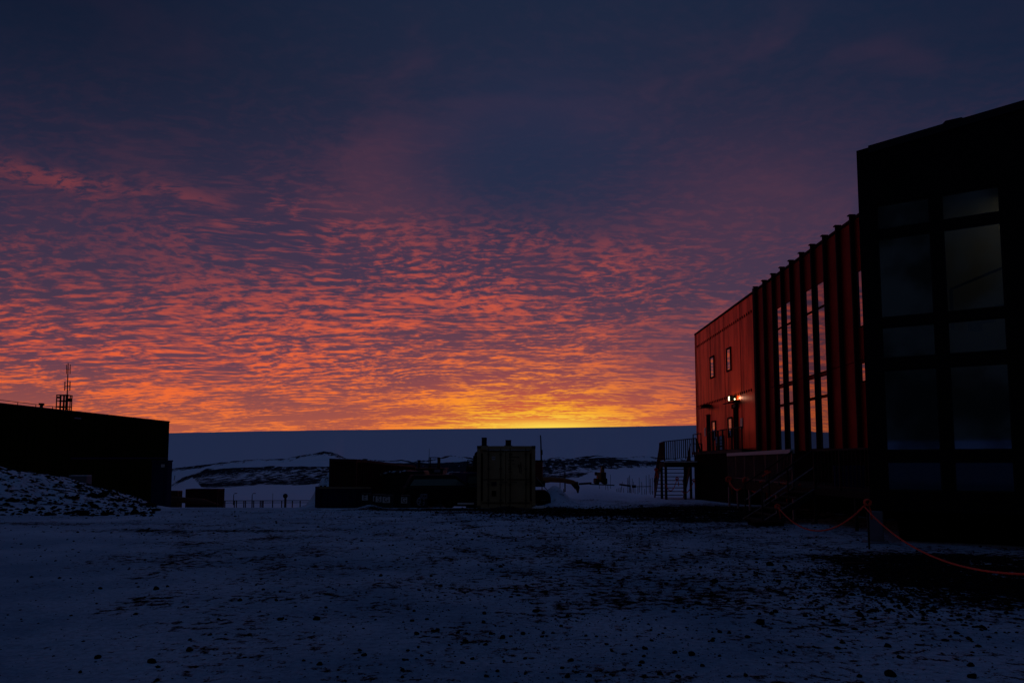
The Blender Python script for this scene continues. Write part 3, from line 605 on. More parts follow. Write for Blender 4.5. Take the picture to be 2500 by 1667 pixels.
# ------------------------------------------------------------------ near deck with stairs
dk = thing('entrance_deck', 'raised timber deck with pale handrail and steps, by the finned windows', 'deck', (9, 26, 0))
A_, B_ = V((9.3, 33, 1.02)), V((8.5, 23.1, 1.02)); D_ = V((8.5, 21.5, 1.02)); E_ = V((8.72, 18.5, 1.02))
MB().hexa([V((9.3, 33, .84)), V((8.5, 23.1, .84)), V((8.5, 21.5, .84)), V((8.72, 18.5, .84)), V((11.0, 23.2, .84)), V((11.45, 33, .84))], [A_, B_, D_, E_, V((11.0, 23.2, 1.02)), V((11.45, 33, 1.02))]).build('deck_boards', 'brown_timber', dk)
MB().bar(V((9.27, 33, .84)), V((8.47, 23.1, .84)), .05, .3).build('fascia', 'brown_timber', dk)
railing(dk, A_, B_, posts=7, gap=.17, mat='grey_steel', cap='pale_timber', capw=.14, caph=.13)
railing(dk, V((8.5, 21.4, 1.02)), E_, posts=3, gap=.2, mat='dark_steel', cap='dark_steel')
for a in (0, .18, .4, .62, .8, 1):
    p = A_.lerp(B_, a); MB().bar((p.x, p.y, gz(p.x, p.y) - .1), (p.x, p.y, .70), .07).build('leg', 'galvanised', dk)
for p in ((8.55, 21.55), (8.7, 19.3)): MB().bar((p[0], p[1], -.1), (p[0], p[1], .83), .07).build('leg', 'dark_steel', dk)
stp = MB()
for i in range(6): x = 8.36 - i * .25; z = .86 - i * .165; stp.box(x - .14, x + .14, 21.58, 23.02, z, z + .035)
stp.build('step_treads', 'brown_timber', dk)
for y in (21.5, 23.1):
    MB().bar((8.6, y, .93), (6.95, y, -.08), .05, .16).build('stringer', 'dark_steel', dk)
    MB().bar((8.56, y - .028, 1.03), (6.9, y - .028, .02), .015, .02).build('stringer_edge', 'galvanised', dk)
    MB().bar((8.5, y, 2.1), (6.98, y, 1.08), .045).build('handrail', 'dark_steel', dk)
    MB().bar((8.5, y, 1.6), (6.98, y, .58), .03).build('midrail', 'galvanised', dk)
    for x, z0 in ((7.0, .02), (7.75, .5)): MB().bar((x, y, z0), (x, y, z0 + 1.06), .04).build('post', 'dark_steel', dk)
MB().box(6.5, 7.3, 20.6, 21.3, -.06, .12).build('step_block', 'black_void', dk, bevel=.02)
bs = thing('blue_sheet', 'folded blue sheet hung low on the railing near the deck steps', 'sheet', (9.2, 21.3, 1.02))
MB().box(9.0, 9.9, 21.3, 21.36, 1.52, 1.66).box(9.02, 9.88, 21.31, 21.35, 1.03, 1.52).build('sheet_fold', 'blue_sheet', bs, bevel=.01)

# ------------------------------------------------------------------ far stair platform
fp = thing('stair_platform', 'free standing steel stair platform with baluster railing at the far corner of the red building', 'platform', (9.4, 44, 0))
Zp = 1.78
MB().box(8.55, 10.45, 43.6, 45.1, Zp - .30, Zp).build('platform_deck', 'brown_timber', fp)
MB().box(8.5, 10.45, 43.56, 43.595, Zp - .02, Zp + .05).build('edge_strip', 'pale_timber', fp)
railing(fp, V((8.55, 43.62, Zp + .06)), V((10.42, 43.62, Zp + .26)), h=1.14, posts=4, gap=.12, cap='rust_red', th=.045)
railing(fp, V((8.55, 43.62, Zp + .06)), V((8.55, 45.1, Zp)), h=1.14, posts=2, gap=.14, th=.04)
for x, y in ((8.62, 43.7), (9.75, 43.7), (10.38, 43.7), (8.62, 45.0), (10.38, 45.0)): MB().bar((x, y, gz(x, y) - .2), (x, y, Zp - .301), .13).build('leg', 'dark_steel', fp)
stp = MB()
for i in range(9): y = 45.25 + i * .22; z = Zp - .22 - i * .235; stp.box(8.66, 10.34, y, y + .24, z, z + .045)
stp.build('step_treads', 'dark_steel', fp)
for x in (8.58, 10.42):
    MB().bar((x, 45.05, Zp - .1), (x, 47.3, gz(x, 47.3) - .1), .05, .22).build('stringer', 'dark_steel', fp)
    MB().bar((x, 45.1, Zp + 1.1), (x, 47.3, gz(x, 47.3) + 1.0), .06).build('handrail', 'dark_steel', fp)
    b = MB()
    for i in range(14):
        t = (i + .5) / 14; y = 45.1 + 2.2 * t; z1 = Zp + 1.1 + (gz(x, 47.3) + 1.0 - Zp - 1.1) * t; b.bar((x, y, z1 - 1.05), (x, y, z1 - .02), .035)
    b.build('baluster_panel', 'dark_steel', fp)
MB().bar((10.42, 43.6, Zp + 1.35), (10.95, 42.4, .35), .06, .12).build('handrail', 'dark_steel', fp)
MB().bar((10.45, 44.6, Zp + 1.1), (11.0, 44.62, Zp + 1.1), .05).bar((11.0, 44.62, Zp + 1.1), (11.0, 44.62, 2.3), .05).build('gate_rail', 'dark_steel', fp)

# ------------------------------------------------------------------ ropes
def rope(pts, r, label, sag=None, knots=(), group='orange ropes strung along the walkway'):
    mb = MB(); path = []
    for a, b, s in pts:
        a, b = V(a), V(b); n = 22
        for i in range(n + (1 if (a, b, s) == pts[-1] else 1)):
            t = i / n; p = a.lerp(b, t); p.z -= 4 * s * t * (1 - t); path.append(p)
    fine_ = []
    for a_, b_ in zip(path[:-1], path[1:]):
        n_ = max(1, min(12, int((b_ - a_).length / (r * 2.2)))); fine_ += [a_.lerp(b_, i / n_) for i in range(n_)]
    fine_.append(path[-1]); fine_ = [p for i, p in enumerate(fine_) if i == 0 or (p - fine_[i - 1]).length > 1e-4]
    for k in range(3):           # three strands twisted round each other
        q = []; L = 0; last = fine_[0]
        for i, p in enumerate(fine_):
            L += (p - last).length; last = p; ph = L / (r * 9) * 2 * math.pi + k * 2.094
            d_ = (fine_[min(i + 1, len(fine_) - 1)] - fine_[max(i - 1, 0)]).normalized(); s_ = d_.cross(V((0, 1, .02))).normalized(); u_ = d_.cross(s_)
            q.append(p + (s_ * math.cos(ph) + u_ * math.sin(ph)) * r * .55)
        mb.tube(q, r * .62, 5)
    for kx in knots:
        kx = V(kx)
        for j in range(4):
            a = rnd.uniform(0, 6.28); mb.tube([kx + V((math.cos(a + t) * r * 3.2, math.sin(a * 2 + t) * r * 2.0, math.sin(a + t) * r * 3.2)) for t in (0, 1, 2, 3, 4, 5, 6)], r, 5)
        mb.tube([kx, kx + V((r * 3, 0, -r * 9)), kx + V((r * 4, 0, -r * 18))], r, 5)
    o = mb.build('rope', 'rope_orange', None, smooth=True); tag(o, label, 'rope', group); return o
pole1 = at(1898, 1236, 20.6); polem = at(2118, 1226, 15.3)
rope([(pole1, polem, .62)], .019, 'orange rope sagging between the deck steps and the black tower corner', knots=(pole1, polem))
far_end = at(2620, 1396, 7.2)
pa = at(2112, 1238, 15.2)
rope([(pa, far_end, .42)], .014, 'long orange rope running from the tower corner out of the right edge', knots=())
for nm, p, lab in (('rope_stake', pole1, 'thin dark stake holding the orange rope at the foot of the steps'), ('rope_stake', polem, 'thin dark stake holding two orange ropes at the tower corner')):
    o = MB().cyl((p.x, p.y, gz(p.x, p.y) - .15), (p.x, p.y, p.z + .06), .02, 8).build(nm, 'dark_steel'); tag(o, lab, 'stake', 'stakes that hold the orange ropes')
kn = [at(1779, 1170, 32.4), at(1821, 1172, 29.7), at(1864, 1178, 27.4), at(1911, 1181, 24.9), at(1953, 1182, 23.4)]
rope([(kn[0], kn[1], .42), (kn[1], kn[2], .40), (kn[2], kn[3], .44), (kn[3], kn[4], .25)], .036, 'orange rope draped in loops along the front of the entrance deck', knots=kn[:4])
o = MB(); c = at(1872, 1156, 22.9)
o.tube([c + V((.05 * math.cos(t), .03, .05 * math.sin(t) + .02 * t)) for t in (0, 1, 2, 3, 4, 5, 6)], .026, 6).tube([c + V((-.14, 0, -.08)), c, c + V((.12, 0, .07))], .03, 6)
tag(o.build('rope', 'rope_orange'), 'short orange rope knotted round the deck step handrail', 'rope', 'orange ropes strung along the walkway')
f1, f2, f3, f4 = at(1624, 1180, 43.45), at(1653, 1168, 43.45), at(1664, 1198, 43.45), at(1694, 1172, 43.45)
rope([(f1, f2, .55)], .024, 'small orange rope loop between the left legs of the stair platform', knots=(f2,))
rope([(f3, f4, .35)], .024, 'small orange rope between the right legs of the stair platform', knots=(f4,))
f5 = at(1602, 1146, 45.5)
rope([(f5, f5 + V((.02, 0, -.35)), 0), (f5 + V((.02, 0, -.35)), f5 + V((-.10, 0, -.5)), 0)], .03, 'orange rope end hanging from the left handrail of the stair platform', knots=(f5,))

# ------------------------------------------------------------------ tan shipping container
ct = thing('shipping_container', 'tan shipping container standing end-on in the middle of the yard, with two stacks on top', 'container', (-.55, 33.9, -.15))
x0, x1, y0, y1, z0, z1 = -1.77, .67, 30.9, 36.9, -.14, 2.44
m = MB()
for x in (x0, x1 - .16): m.box(x, x + .16, y0, y0 + .14, z0, z1 - .16); m.box(x, x + .16, y1 - .14, y1, z0, z1)
m.box(x0, x1, y0 - .004, y0 + .14, z1 - .16, z1); m.box(x0 + .161, x1 - .161, y0, y0 + .14, z0, z0 + .15)
for xx in (x0, x1 - .1): m.box(xx, xx + .1, y0 + .141, y1 - .141, z0, z0 + .15).box(xx, xx + .1, y0 + .141, y1 - .141, z1 - .12, z1 - .001)
m.build('frame', 'tan_paint', ct, bevel=.01)
for cx in (x0 - .005, x1 - .155):
    for cz in (z0 - .005, z1 - .11): MB().box(cx, cx + .16, y0 - .012, y0 + .15, cz, cz + .12).build('corner_casting', 'tan_dark', ct, bevel=.01)
def corrug(mb, p, q, zl, zh, depth, pitch=.28):
    p = V(p); q = V(q); L = (q - p).length; d = (q - p) / L; nn = V((d.y, -d.x, 0)); n = int(L / pitch); pts = []
    for i in range(n):
        for a, o in ((0, 0), (.25, 0), (.4, depth), (.85, depth)): pts.append(p + d * (L * (i + a) / n) + nn * o)
    pts.append(q); o = len(mb.v)
    for t in pts: mb.v += [(t.x, t.y, zl), (t.x, t.y, zh)]
    for i in range(len(pts) - 1): mb.f.append((o + 2 * i, o + 2 * i + 2, o + 2 * i + 3, o + 2 * i + 1))
m = MB(); corrug(m, (x0 + .06, y1 - .14, 0), (x0 + .06, y0 + .14, 0), z0 + .1, z1 - .1, .035); corrug(m, (x1 - .06, y0 + .14, 0), (x1 - .06, y1 - .14, 0), z0 + .1, z1 - .1, .035); corrug(m, (x1 - .1, y1 - .06, 0), (x0 + .1, y1 - .06, 0), z0 + .1, z1 - .1, .03)
m.build('side_panels', 'tan_paint', ct)
MB().box(x0 + .08, x1 - .08, y0 + .1, y1 - .05, z1 - .06, z1 - .03).build('roof_sheet', 'tan_paint', ct)
xm = (x0 + x1) / 2 - .02
for a, b in ((x0 + .17, xm - .012), (xm + .012, x1 - .17)):
    d = MB().box(a, b, y0 + .03, y0 + .08, z0 + .16, z1 - .17)
    w3 = (b - a)
    dd = d.build('door', 'tan_paint', ct, bevel=.008)
    r_ = MB()
    for zr in (z0 + .2, z0 + 1.16, z1 - .24): r_.box(a + .05, b - .05, y0 + .016, y0 + .029, zr, zr + .05)
    r_.build('door_rib', 'tan_dark', dd)
    for fx in (.30, .80) if a < xm - .5 else (.16, .78):
        lb = MB().cyl((a + w3 * fx, y0 + .004, z0 + .05), (a + w3 * fx, y0 + .004, z1 - .08), .021, 8)
        for zr in (.3, .95, 1.6, 2.2): lb.box(a + w3 * fx - .05, a + w3 * fx + .05, y0 - .01, y0 + .028, z0 + zr, z0 + zr + .07)
        lk = lb.build('locking_bar', 'tan_dark', dd)
        MB().bar((a + w3 * fx, y0 - .03, z0 + 1.1), (a + w3 * fx + .28, y0 - .03, z0 + 1.08), .03).build('handle', 'tan_dark', lk)
    MB().box((x0 + .17 if a < xm - .5 else x1 - .24), (x0 + .24 if a < xm - .5 else x1 - .17), y0 + .005, y0 + .029, z0 + .3, z1 - .3).build('gasket', 'black_void', dd)
MB().box(x0 + .17, x1 - .17, y0 + .082, y0 + .10, z0 + .151, z1 - .165).build('door_backing', 'black_void', ct)
MB().box(x0 + .11, x1 - .11, y0 + .142, y1 - .15, z0 + .02, z0 + .14).build('floor_panel', 'tan_dark', ct)
# weathered markings: rows of small illegible strokes on the right door
mk = MB()
for zr, xa, xb, hh in ((2.13, .86, .99, .085), (2.01, .84, 1.26, .075), (1.87, .82, 1.02, .055), (1.71, .80, .9, .045), (1.71, 1.0, 1.08, .045), (1.60, .82, .92, .04), (1.48, .82, .9, .04), (1.38, .82, .98, .035)):
    xx = xa
    while xx < xb:
        ww = rnd.uniform(.018, .04); mk.box(x0 + .17 + xx + .32, x0 + .17 + xx + ww + .32, y0 + .022, y0 + .029, zr - hh * rnd.uniform(.7, 1), zr); xx += ww + .016
for k in range(6): xa = 1.53 + rnd.uniform(-.02, .14); za = 1.25 + rnd.uniform(0, .3); mk.box(x0 + .19 + xa, x0 + .22 + xa, y0 + .021, y0 + .0285, za, za + rnd.uniform(.15, .3))
mk.build('marking', 'marking_black', ct)
pl = MB().box(x0 + .62, x0 + .76, y0 + .018, y0 + .028, 1.86, 2.0).build('label_plate', 'notice_white', ct)
MB().box(x0 + .645, x0 + .685, y0 + .012, y0 + .017, 1.92, 1.96).box(x0 + .70, x0 + .74, y0 + .012, y0 + .017, 1.92, 1.96).build('dot', 'marking_black', pl)
MB().box(x0 + .62, x0 + .80, y0 + .01, y0 + .028, .36, .58).build('vent_hatch', 'black_void', ct)
MB().box(x0 + .60, x0 + .82, y0 + .014, y0 + .028, .78, .96).build('label_plate', 'navy_paint', ct)
for (pa_, pb_, pt) in ((1176, 1188.5, 1069), (1234, 1248, 1075)):
    a = at(pa_, 1088, 32); b = at(pb_, 1088, 32); t_ = at(pa_, pt, 32).z; cxx = (a.x + b.x) / 2; rr_ = (b.x - a.x) / 2
    k = thing('roof_stack', 'taller dark stack on the left of the tan container roof' if pa_ == 1176 else 'shorter dark stack in the middle of the tan container roof', 'stack', (cxx, 32, z1), 'stacks on the container roof')
    MB().cyl((cxx, 32, z1 - .03), (cxx, 32, t_), rr_, 20).build('pipe', 'dark_steel', k, smooth=False)
    MB().cyl((cxx, 32, z1 - .03), (cxx, 32, z1 + .05), rr_ + .05, 20).build('flange', 'dark_steel', k)
    MB().cyl((cxx, 32, t_), (cxx, 32, t_ + .02), rr_ + .012, 20).build('cap', 'dark_steel', k)

# ------------------------------------------------------------------ left long shed
sh = thing('long_shed', 'long low dark green clad shed behind the rocky snow bank on the left', 'building', (-38, 50, 0))
SX = -31.8; zr = lambda y: 5.39 + (y - 44.7) * .0045
m = MB(); ys = [26 + i * .38 for i in range(108)]
ys = [y for y in ys if y < 66.3] + [66.55]
for i in range(len(ys) - 1):
    a, b = ys[i], ys[i + 1]; o = .0 if i % 2 else .035
    m.hexa([(SX + o, a, -2.6), (SX + o, b, -2.6), (SX - .1, b, -2.6), (SX - .1, a, -2.6)], [(SX + o, a, zr(a) - .1), (SX + o, b, zr(b) - .1), (SX - .1, b, zr(b) - .1), (SX - .1, a, zr(a) - .1)])
m.build('clad_wall', 'green_cladding', sh)
MB().hexa([(SX - .11, 26, -2.6), (SX - .11, 66.5, -2.6), (SX - 12, 66.5, -2.6), (SX - 12, 26, -2.6)], [(SX - .11, 26, 5.2), (SX - .11, 66.5, 5.28), (SX - 12, 66.5, 5.28), (SX - 12, 26, 5.2)]).build('gable_wall', 'green_cladding', sh)
MB().hexa([(SX + .08, 25.9, zr(26) - .099), (SX + .08, 66.6, zr(66.6) - .099), (SX - 12.1, 66.6, zr(66.6) + .3), (SX - 12.1, 25.9, zr(26) + .3)], [(SX + .08, 25.9, zr(26)), (SX + .08, 66.6, zr(66.6)), (SX - 12.1, 66.6, zr(66.6) + .42), (SX - 12.1, 25.9, zr(26) + .42)]).build('roof', 'dark_steel', sh)
rr2 = MB()
rr2.bar((SX + .02, 26, zr(26) + .30), (SX + .02, 51.6, zr(51.6) + .12), .035)
for i in range(15): y = 27 + i * 1.75; rr2.bar((SX + .02, y, zr(y)), (SX + .02, y, zr(y) + .30 - .18 * (y - 26) / 25.6), .03)
rr2.build('roof_rail', 'dark_steel', sh)
p = at(93, 986, 48.6); MB().cyl((SX, 48.6, zr(48.6)), (SX, 48.6, zr(48.6) + .16), .1, 10).cyl((SX, 48.6, zr(48.6) + .161), (SX, 48.6, zr(48.6) + .27), .17, 10).build('roof_vent', 'dark_steel', sh)
MB().box(SX + .036, SX + .08, 52.2, 53.0, zr(52) - .55, zr(52) - .45).build('small_lamp', 'concrete', sh)
MB().bar((SX + .06, 52, 2.05), (SX + .06, 66.4, 2.15), .05, .12).build('wall_band', 'navy_paint', sh)
# mast in its cage
ms = thing('antenna_mast', 'thin radio mast with stacked dipoles in a square steel cage on the long shed roof', 'antenna', (-32.4, 53.4, 5.5))
MY = 53.4
def mp(px, py, dy=0): q = at(px, py, MY + dy); return q
zb = mp(150, 1004).z; 
k = MB()
for dy in (0, .5):
    xl, xr = mp(138, 980).x, mp(165, 980).x
    zl = 5.42
    for x in (xl, xl + .26, xl + .62 * (xr - xl), xr - .12, xr): k.bar((x, MY + dy, zl), (x, MY + dy, mp(138, 964).z), .055)
    for z in (mp(138, 964).z, mp(138, 978).z, mp(138, 992).z): k.bar((xl - .03, MY + dy, z), (xr + .03, MY + dy, z), .06)
for x in (mp(138, 980).x, mp(165, 980).x):
    for z in (mp(138, 964).z, mp(138, 978).z, mp(138, 992).z): k.bar((x, MY, z), (x, MY + .5, z), .05)
k.build('cage', 'dark_steel', ms)
pb, pt = mp(163, 1000, .5), mp(166.5, 886, .5)
MB().tube([pb, pb.lerp(pt, .5), pt], [.05, .04, .03], 8).build('mast_pole', 'rust_red', ms)
for pxl, pxr, pya, pyb, pyc, nm in ((162, 171, 890, 913, 902, 0), (158, 170.5, 931, 953, 942, 1)):
    for pxx in (pxl, pxr): MB().cyl(mp(pxx, pyb, .5), mp(pxx + .6, pya, .5), .035 if nm else .025, 6).build('dipole', 'rust_red', ms)
    MB().bar(mp(pxl, pyc, .5), mp(pxr, pyc, .5), .035).build('bracket', 'dark_steel', ms)
MB().cyl(mp(142, 968, .2), mp(142, 972, .2), .12, 10).build('dish', 'dark_steel', ms)
MB().box(mp(160, 975).x, mp(165, 975).x, MY + .3, MY + .5, mp(160, 978).z, mp(160, 971).z).build('junction_box', 'dark_steel', ms)

# ------------------------------------------------------------------ generic container / cabin builder
def boxthing(name, label, cat, corners, zb_, zt_, mat, rib=.03, group=None, trim='dark_steel'):
    cs = [V((c[0], c[1], 0)) for c in corners]; cen = sum(cs, V()) / len(cs)
    zt_ = zt_ if isinstance(zt_, (list, tuple)) else [zt_] * 4; zb_ = zb_ if isinstance(zb_, (list, tuple)) else [zb_] * 4
    t = thing(name, label, cat, (cen.x, cen.y, min(zb_)), group)
    m = MB(); m.hexa([cs[i].lerp(cen, .03) + V((0, 0, zb_[i])) for i in range(4)], [cs[i].lerp(cen, .03) + V((0, 0, zt_[i] - .03)) for i in range(4)])
    f = MB()
    for i in range(4):
        j = (i + 1) % 4; a, b = cs[i], cs[j]
        f.bar(a + V((0, 0, zb_[i])), a + V((0, 0, zt_[i])), .13)
        f.bar(a + V((0, 0, zt_[i] - .06)), b + V((0, 0, zt_[j] - .06)), .11, .12); f.bar(a + V((0, 0, zb_[i] + .07)), b + V((0, 0, zb_[j] + .07)), .11, .14)
    f.build('frame', mat, t)
    r = m
    for i in range(4):
        j = (i + 1) % 4; a, b = cs[i].lerp(cen, .01), cs[j].lerp(cen, .01); n = max(2, int((b - a).length / .3))
        for k in range(1, n):
            u = k / n; p_ = a.lerp(b, u); r.bar(p_ + V((0, 0, zb_[i] + (zb_[j] - zb_[i]) * u + .14)), p_ + V((0, 0, zt_[i] + (zt_[j] - zt_[i]) * u - .12)), .09, .04)
    r.build('body', mat, t)
    return t
def xp(px, Y): return hor(px, Y)
# rust red tall container and the low one in front of it
rc = boxthing('long_container', 'long rust dark container behind the low box, left of the parked machines', 'container', [(xp(808, 36), 36), (xp(868, 34.2), 34.2), (xp(1012, 44), 44), (xp(962, 46), 46)], [-.5, -.3, -1.0, -1.2], [at(808, 1119, 36).z, at(868, 1120.5, 34.2).z, at(1012, 1136, 44).z, at(962, 1135, 46).z], 'rust_red')
lc = boxthing('low_container', 'low navy half-height container lying along the edge of the yard', 'container', [(xp(781, 33), 33), (xp(905, 33), 33), (xp(905, 35), 34.1), (xp(781, 35), 34.6)], -.35, at(800, 1190, 33).z, 'navy_paint')
MB().bar((xp(781, 33), 32.93, at(800, 1190, 33).z), (xp(908, 33), 32.93, at(800, 1190, 33).z), .05, .04).build('top_edge', 'tan_paint', lc)
for pxx in (783, 793): p = at(pxx, 1188, 33); MB().box(p.x - .04, p.x + .04, 33, 33.1, p.z - .02, p.z + .06).build('lifting_lug', 'dark_steel', lc)
# far left containers on the lower ground
boxthing('rust_container', 'rust brown container beyond the yard edge, wider of the two by the blue cabin', 'container', [(xp(458, 70), 70), (xp(533, 70), 70), (xp(533, 70), 71.5), (xp(458, 70), 71.5)], -3.3, at(500, 1193.5, 70).z, 'rust_red', group='rust coloured containers beyond the yard edge')
boxthing('rust_container', 'small rust orange container right beside the blue cabin', 'container', [(xp(405, 68), 68), (xp(436, 68), 68), (xp(436, 68), 68.8), (xp(405, 68), 68.8)], -3.3, at(430, 1198, 68).z, 'rust_orange', group='rust coloured containers beyond the yard edge')
t = thing('steel_beam_stack', 'low rusty stack of long beams in front of the rust containers', 'beams', (xp(470, 56), 56, -1.6))
for i in range(5):
    a = at(418, 1213 + i * 2.6, 55 + i * .2); b = at(500 + i * 8, 1220 + i * 2.6, 52 + i * .2); MB().bar(a, b, .14, .12).build('beam', 'rust_orange', t)
# blue cabin
bc = thing('blue_cabin', 'narrow dark blue cabin with a small pale notice at the end of the long shed', 'cabin', (xp(398, 47), 47, -1))
a, b = xp(371, 47), xp(410, 47); zt_ = at(398, 1123, 47).z
MB().box(a, b, 47, 47.62, -1.4, zt_ - .1).build('cabin_body', 'navy_paint', bc, bevel=.02)
MB().box(a - .03, b + .03, 46.95, 47.66, zt_ - .099, zt_).build('roof', 'navy_paint', bc, bevel=.02)
MB().box(a + .2, b - .2, 46.95, 46.995, -1.1, zt_ - .25).build('door', 'navy_paint', bc, bevel=.008)
p = at(397, 1136.5, 46.9); nt_ = MB().box(p.x - .11, p.x + .11, 46.93, 46.945, p.z - .09, p.z + .09).build('notice_plate', 'notice_white', bc)
MB().box(p.x - .08, p.x + .08, 46.92, 46.929, p.z - .01, p.z + .0).box(p.x - .08, p.x + .05, 46.92, 46.929, p.z + .04, p.z + .05).build('print_line', 'marking_black', nt_)
MB().cyl(at(425, 1172, 46), at(427, 1160, 46), .02, 6).build('bent_rod', 'dark_steel', bc)
cb = thing('concrete_kerb_block', 'pale block half buried at the top of the rocky snow bank', 'block', (*at(190, 1166, 38).xy, at(190, 1170, 38).z))
p = at(190, 1166, 38); MB().box(p.x - .5, p.x + .45, p.y, p.y + .5, p.z - .5, p.z + .1).build('block_body', 'concrete', cb, bevel=.03); MB().box(p.x - .48, p.x + .43, p.y + .02, p.y + .48, p.z + .1, p.z + .13).build('snow_layer', 'snow_cap', cb)

# ------------------------------------------------------------------ fence, lamp posts and sign beyond the left edge
fe = thing('railing_fence', 'low two-rail fence along the far edge of the yard', 'fence', (xp(665, 45), 45, -1.2))
zr1, zr2 = at(660, 1222, 45).z, at(660, 1227, 45).z
MB().bar((xp(546, 45), 45, zr1), (xp(782, 45), 45, zr1 + .02), .04).build('rail', 'dark_steel', fe); MB().bar((xp(546, 45), 45, zr2), (xp(782, 45), 45, zr2 + .02), .03).build('rail', 'dark_steel', fe)
for i, pxx in enumerate([547, 552, 575, 580, 598, 602, 618, 622, 638, 642, 645, 668, 690, 698, 716, 735, 758, 776]):
    x = xp(pxx, 45); MB().bar((x, 45.02, -1.5), (x, 45.02, zr1 + (.0 if i % 3 else .03)), .05).build('post', 'dark_steel', fe)
def lamp_post(px, py, Y, label):
    x = xp(px, Y); g = gz(x, Y); zt = at(px, py, Y).z
    t = thing('lamp_post', label, 'lamp post', (x, Y, g), 'small lamp posts beyond the fence')
    MB().tube([(x, Y, g - .1), (x, Y, zt - .15)], [.06, .045], 8).build('pole', 'dark_steel', t)
    MB().tube([(x, Y, zt - .16), (x + .05, Y, zt - .05), (x + .25, Y, zt)], .03, 6).build('arm', 'dark_steel', t)
    MB().box(x + .12, x + .42, Y - .08, Y + .08, zt - .03, zt + .05).build('lamp_head', 'dark_steel', t, bevel=.02)
lamp_post(573, 1204, 92, 'left of the two small lamp posts beyond the low fence'); lamp_post(618, 1204, 92, 'right of the two small lamp posts beyond the low fence')
o = MB().tube([(xp(668, 80), 80, -3.4), (xp(668, 80), 80, at(668, 1204, 80).z)], [.03, .02], 6).build('marker_pole', 'dark_steel'); tag(o, 'thin bare pole behind the fence between lamp posts and round sign', 'pole')
t = thing('round_sign', 'short post with a dark round sign head behind the fence', 'sign', (xp(699, 60), 60, -2.2)); x = xp(699, 60); zz_ = at(699, 1210, 60).z
MB().cyl((x, 60, -2.6), (x, 60, zz_), .09, 10).build('post', 'dark_steel', t); MB().cyl((x, 59.93, zz_), (x, 59.99, zz_), .19, 16).build('sign_disc', 'dark_steel', t)

# ------------------------------------------------------------------ parked vehicles and machines
def wheel(parent, c, r, w, ax, name='wheel'):
    c = V(c); ax = V(ax).normalized()
    wh = MB().tube([c - ax * w / 2, c - ax * w * .42, c + ax * w * .42, c + ax * w / 2], [r * .93, r, r, r * .93], 24).build(name, 'rubber', parent)
    k = MB().tube([c - ax * (w / 2 + .004), c - ax * (w / 2 + .016)], [r * .58, r * .54], 16)
    side = ax.cross(V((0, 0, 1)))
    hub = k.build('rim', 'wheel_metal', wh)
    s = MB()
    for i in range(6):
        a = i * math.pi / 3 + .3; p = c - ax * (w / 2 + .02) + (side * math.cos(a) + V((0, 0, 1)) * math.sin(a)) * r * .34; s.cyl(p + ax * .006, p - ax * .004, r * .11, 8)
    s.build('rim_hole', 'black_void', wh); return wh
def car(name, label, cx, cy, rz, L, prof_body, prof_cab, W, mat, wheels, wr, glass=True, group='vehicles parked beside the tan container'):
    g = gz(cx, cy); t = thing(name, label, 'pickup' if 'pickup' in name else 'car', (cx, cy, g), group)
    h = W / 2
    b = MB().prism([(x, -h, z) for x, z in prof_body], (0, W, 0)).build('body', mat, t, bevel=.06, local=True)
    c = MB().hexa([(x, -h + .08, z) for x, z in prof_cab[:2]] + [(prof_cab[1][0], h - .08, prof_cab[1][1]), (prof_cab[0][0], h - .08, prof_cab[0][1])],
                  [(x, -h + .2, z) for x, z in prof_cab[2:]] + [(prof_cab[3][0], h - .2, prof_cab[3][1]), (prof_cab[2][0], h - .2, prof_cab[2][1])]).build('cabin', mat, t, bevel=.05, local=True)
    (xa, za), (xb, zb2), (xc, zc), (xd, zd) = prof_cab
    # windscreen on the front end, side glass
    g1 = MB()
    g1.hexa([(xb + .0, -h + .2, zb2 + .05), (xb + .0, h - .2, zb2 + .05), (xb + .03, h - .2, zb2 + .05), (xb + .03, -h + .2, zb2 + .05)], [(xd - .03, -h + .28, zd - .07), (xd - .03, h - .28, zd - .07), (xd + .0, h - .28, zd - .07), (xd + .0, -h + .28, zd - .07)])
    g1.build('windscreen', 'car_glass', t, local=True)
    for s in (-1, 1):
        yb, yt = s * (h - .072), s * (h - .185)
        MB().hexa([(xa + .15, yb - s * .02, za + .06), (xb - .25, yb - s * .02, zb2 + .06), (xb - .25, yb, zb2 + .06), (xa + .15, yb, za + .06)], [(xc + .12, yt - s * .02, zc - .1), (xd - .12, yt - s * .02, zd - .1), (xd - .12, yt, zd - .1), (xc + .12, yt, zc - .1)]).build('side_window', 'car_glass', t, local=True)
        for x in wheels: wheel_local(t, (x, s * (h - .08), wr), wr, .22, s)
        MB().box(L - .12, L + .015, s * (h - .3) - .14, s * (h - .3) + .14, .68, .86).build('headlight', 'wheel_metal', t, bevel=.02, local=True)
        MB().box(-.015, .02, s * (h - .15) - .07, s * (h - .15) + .07, .7, .95).build('tail_light', 'machine_red', t, local=True)
        MB().box(xb - .28, xb - .15, s * (h + .02), s * (h + .16), zb2 + .05, zb2 + .2).build('mirror', mat, t, bevel=.02, local=True)
    MB().box(L - .02, L + .09, -h + .05, h - .05, .38, .56).build('bumper', 'wheel_metal', t, bevel=.03, local=True)
    t.rotation_euler = (0, 0, rz); return t
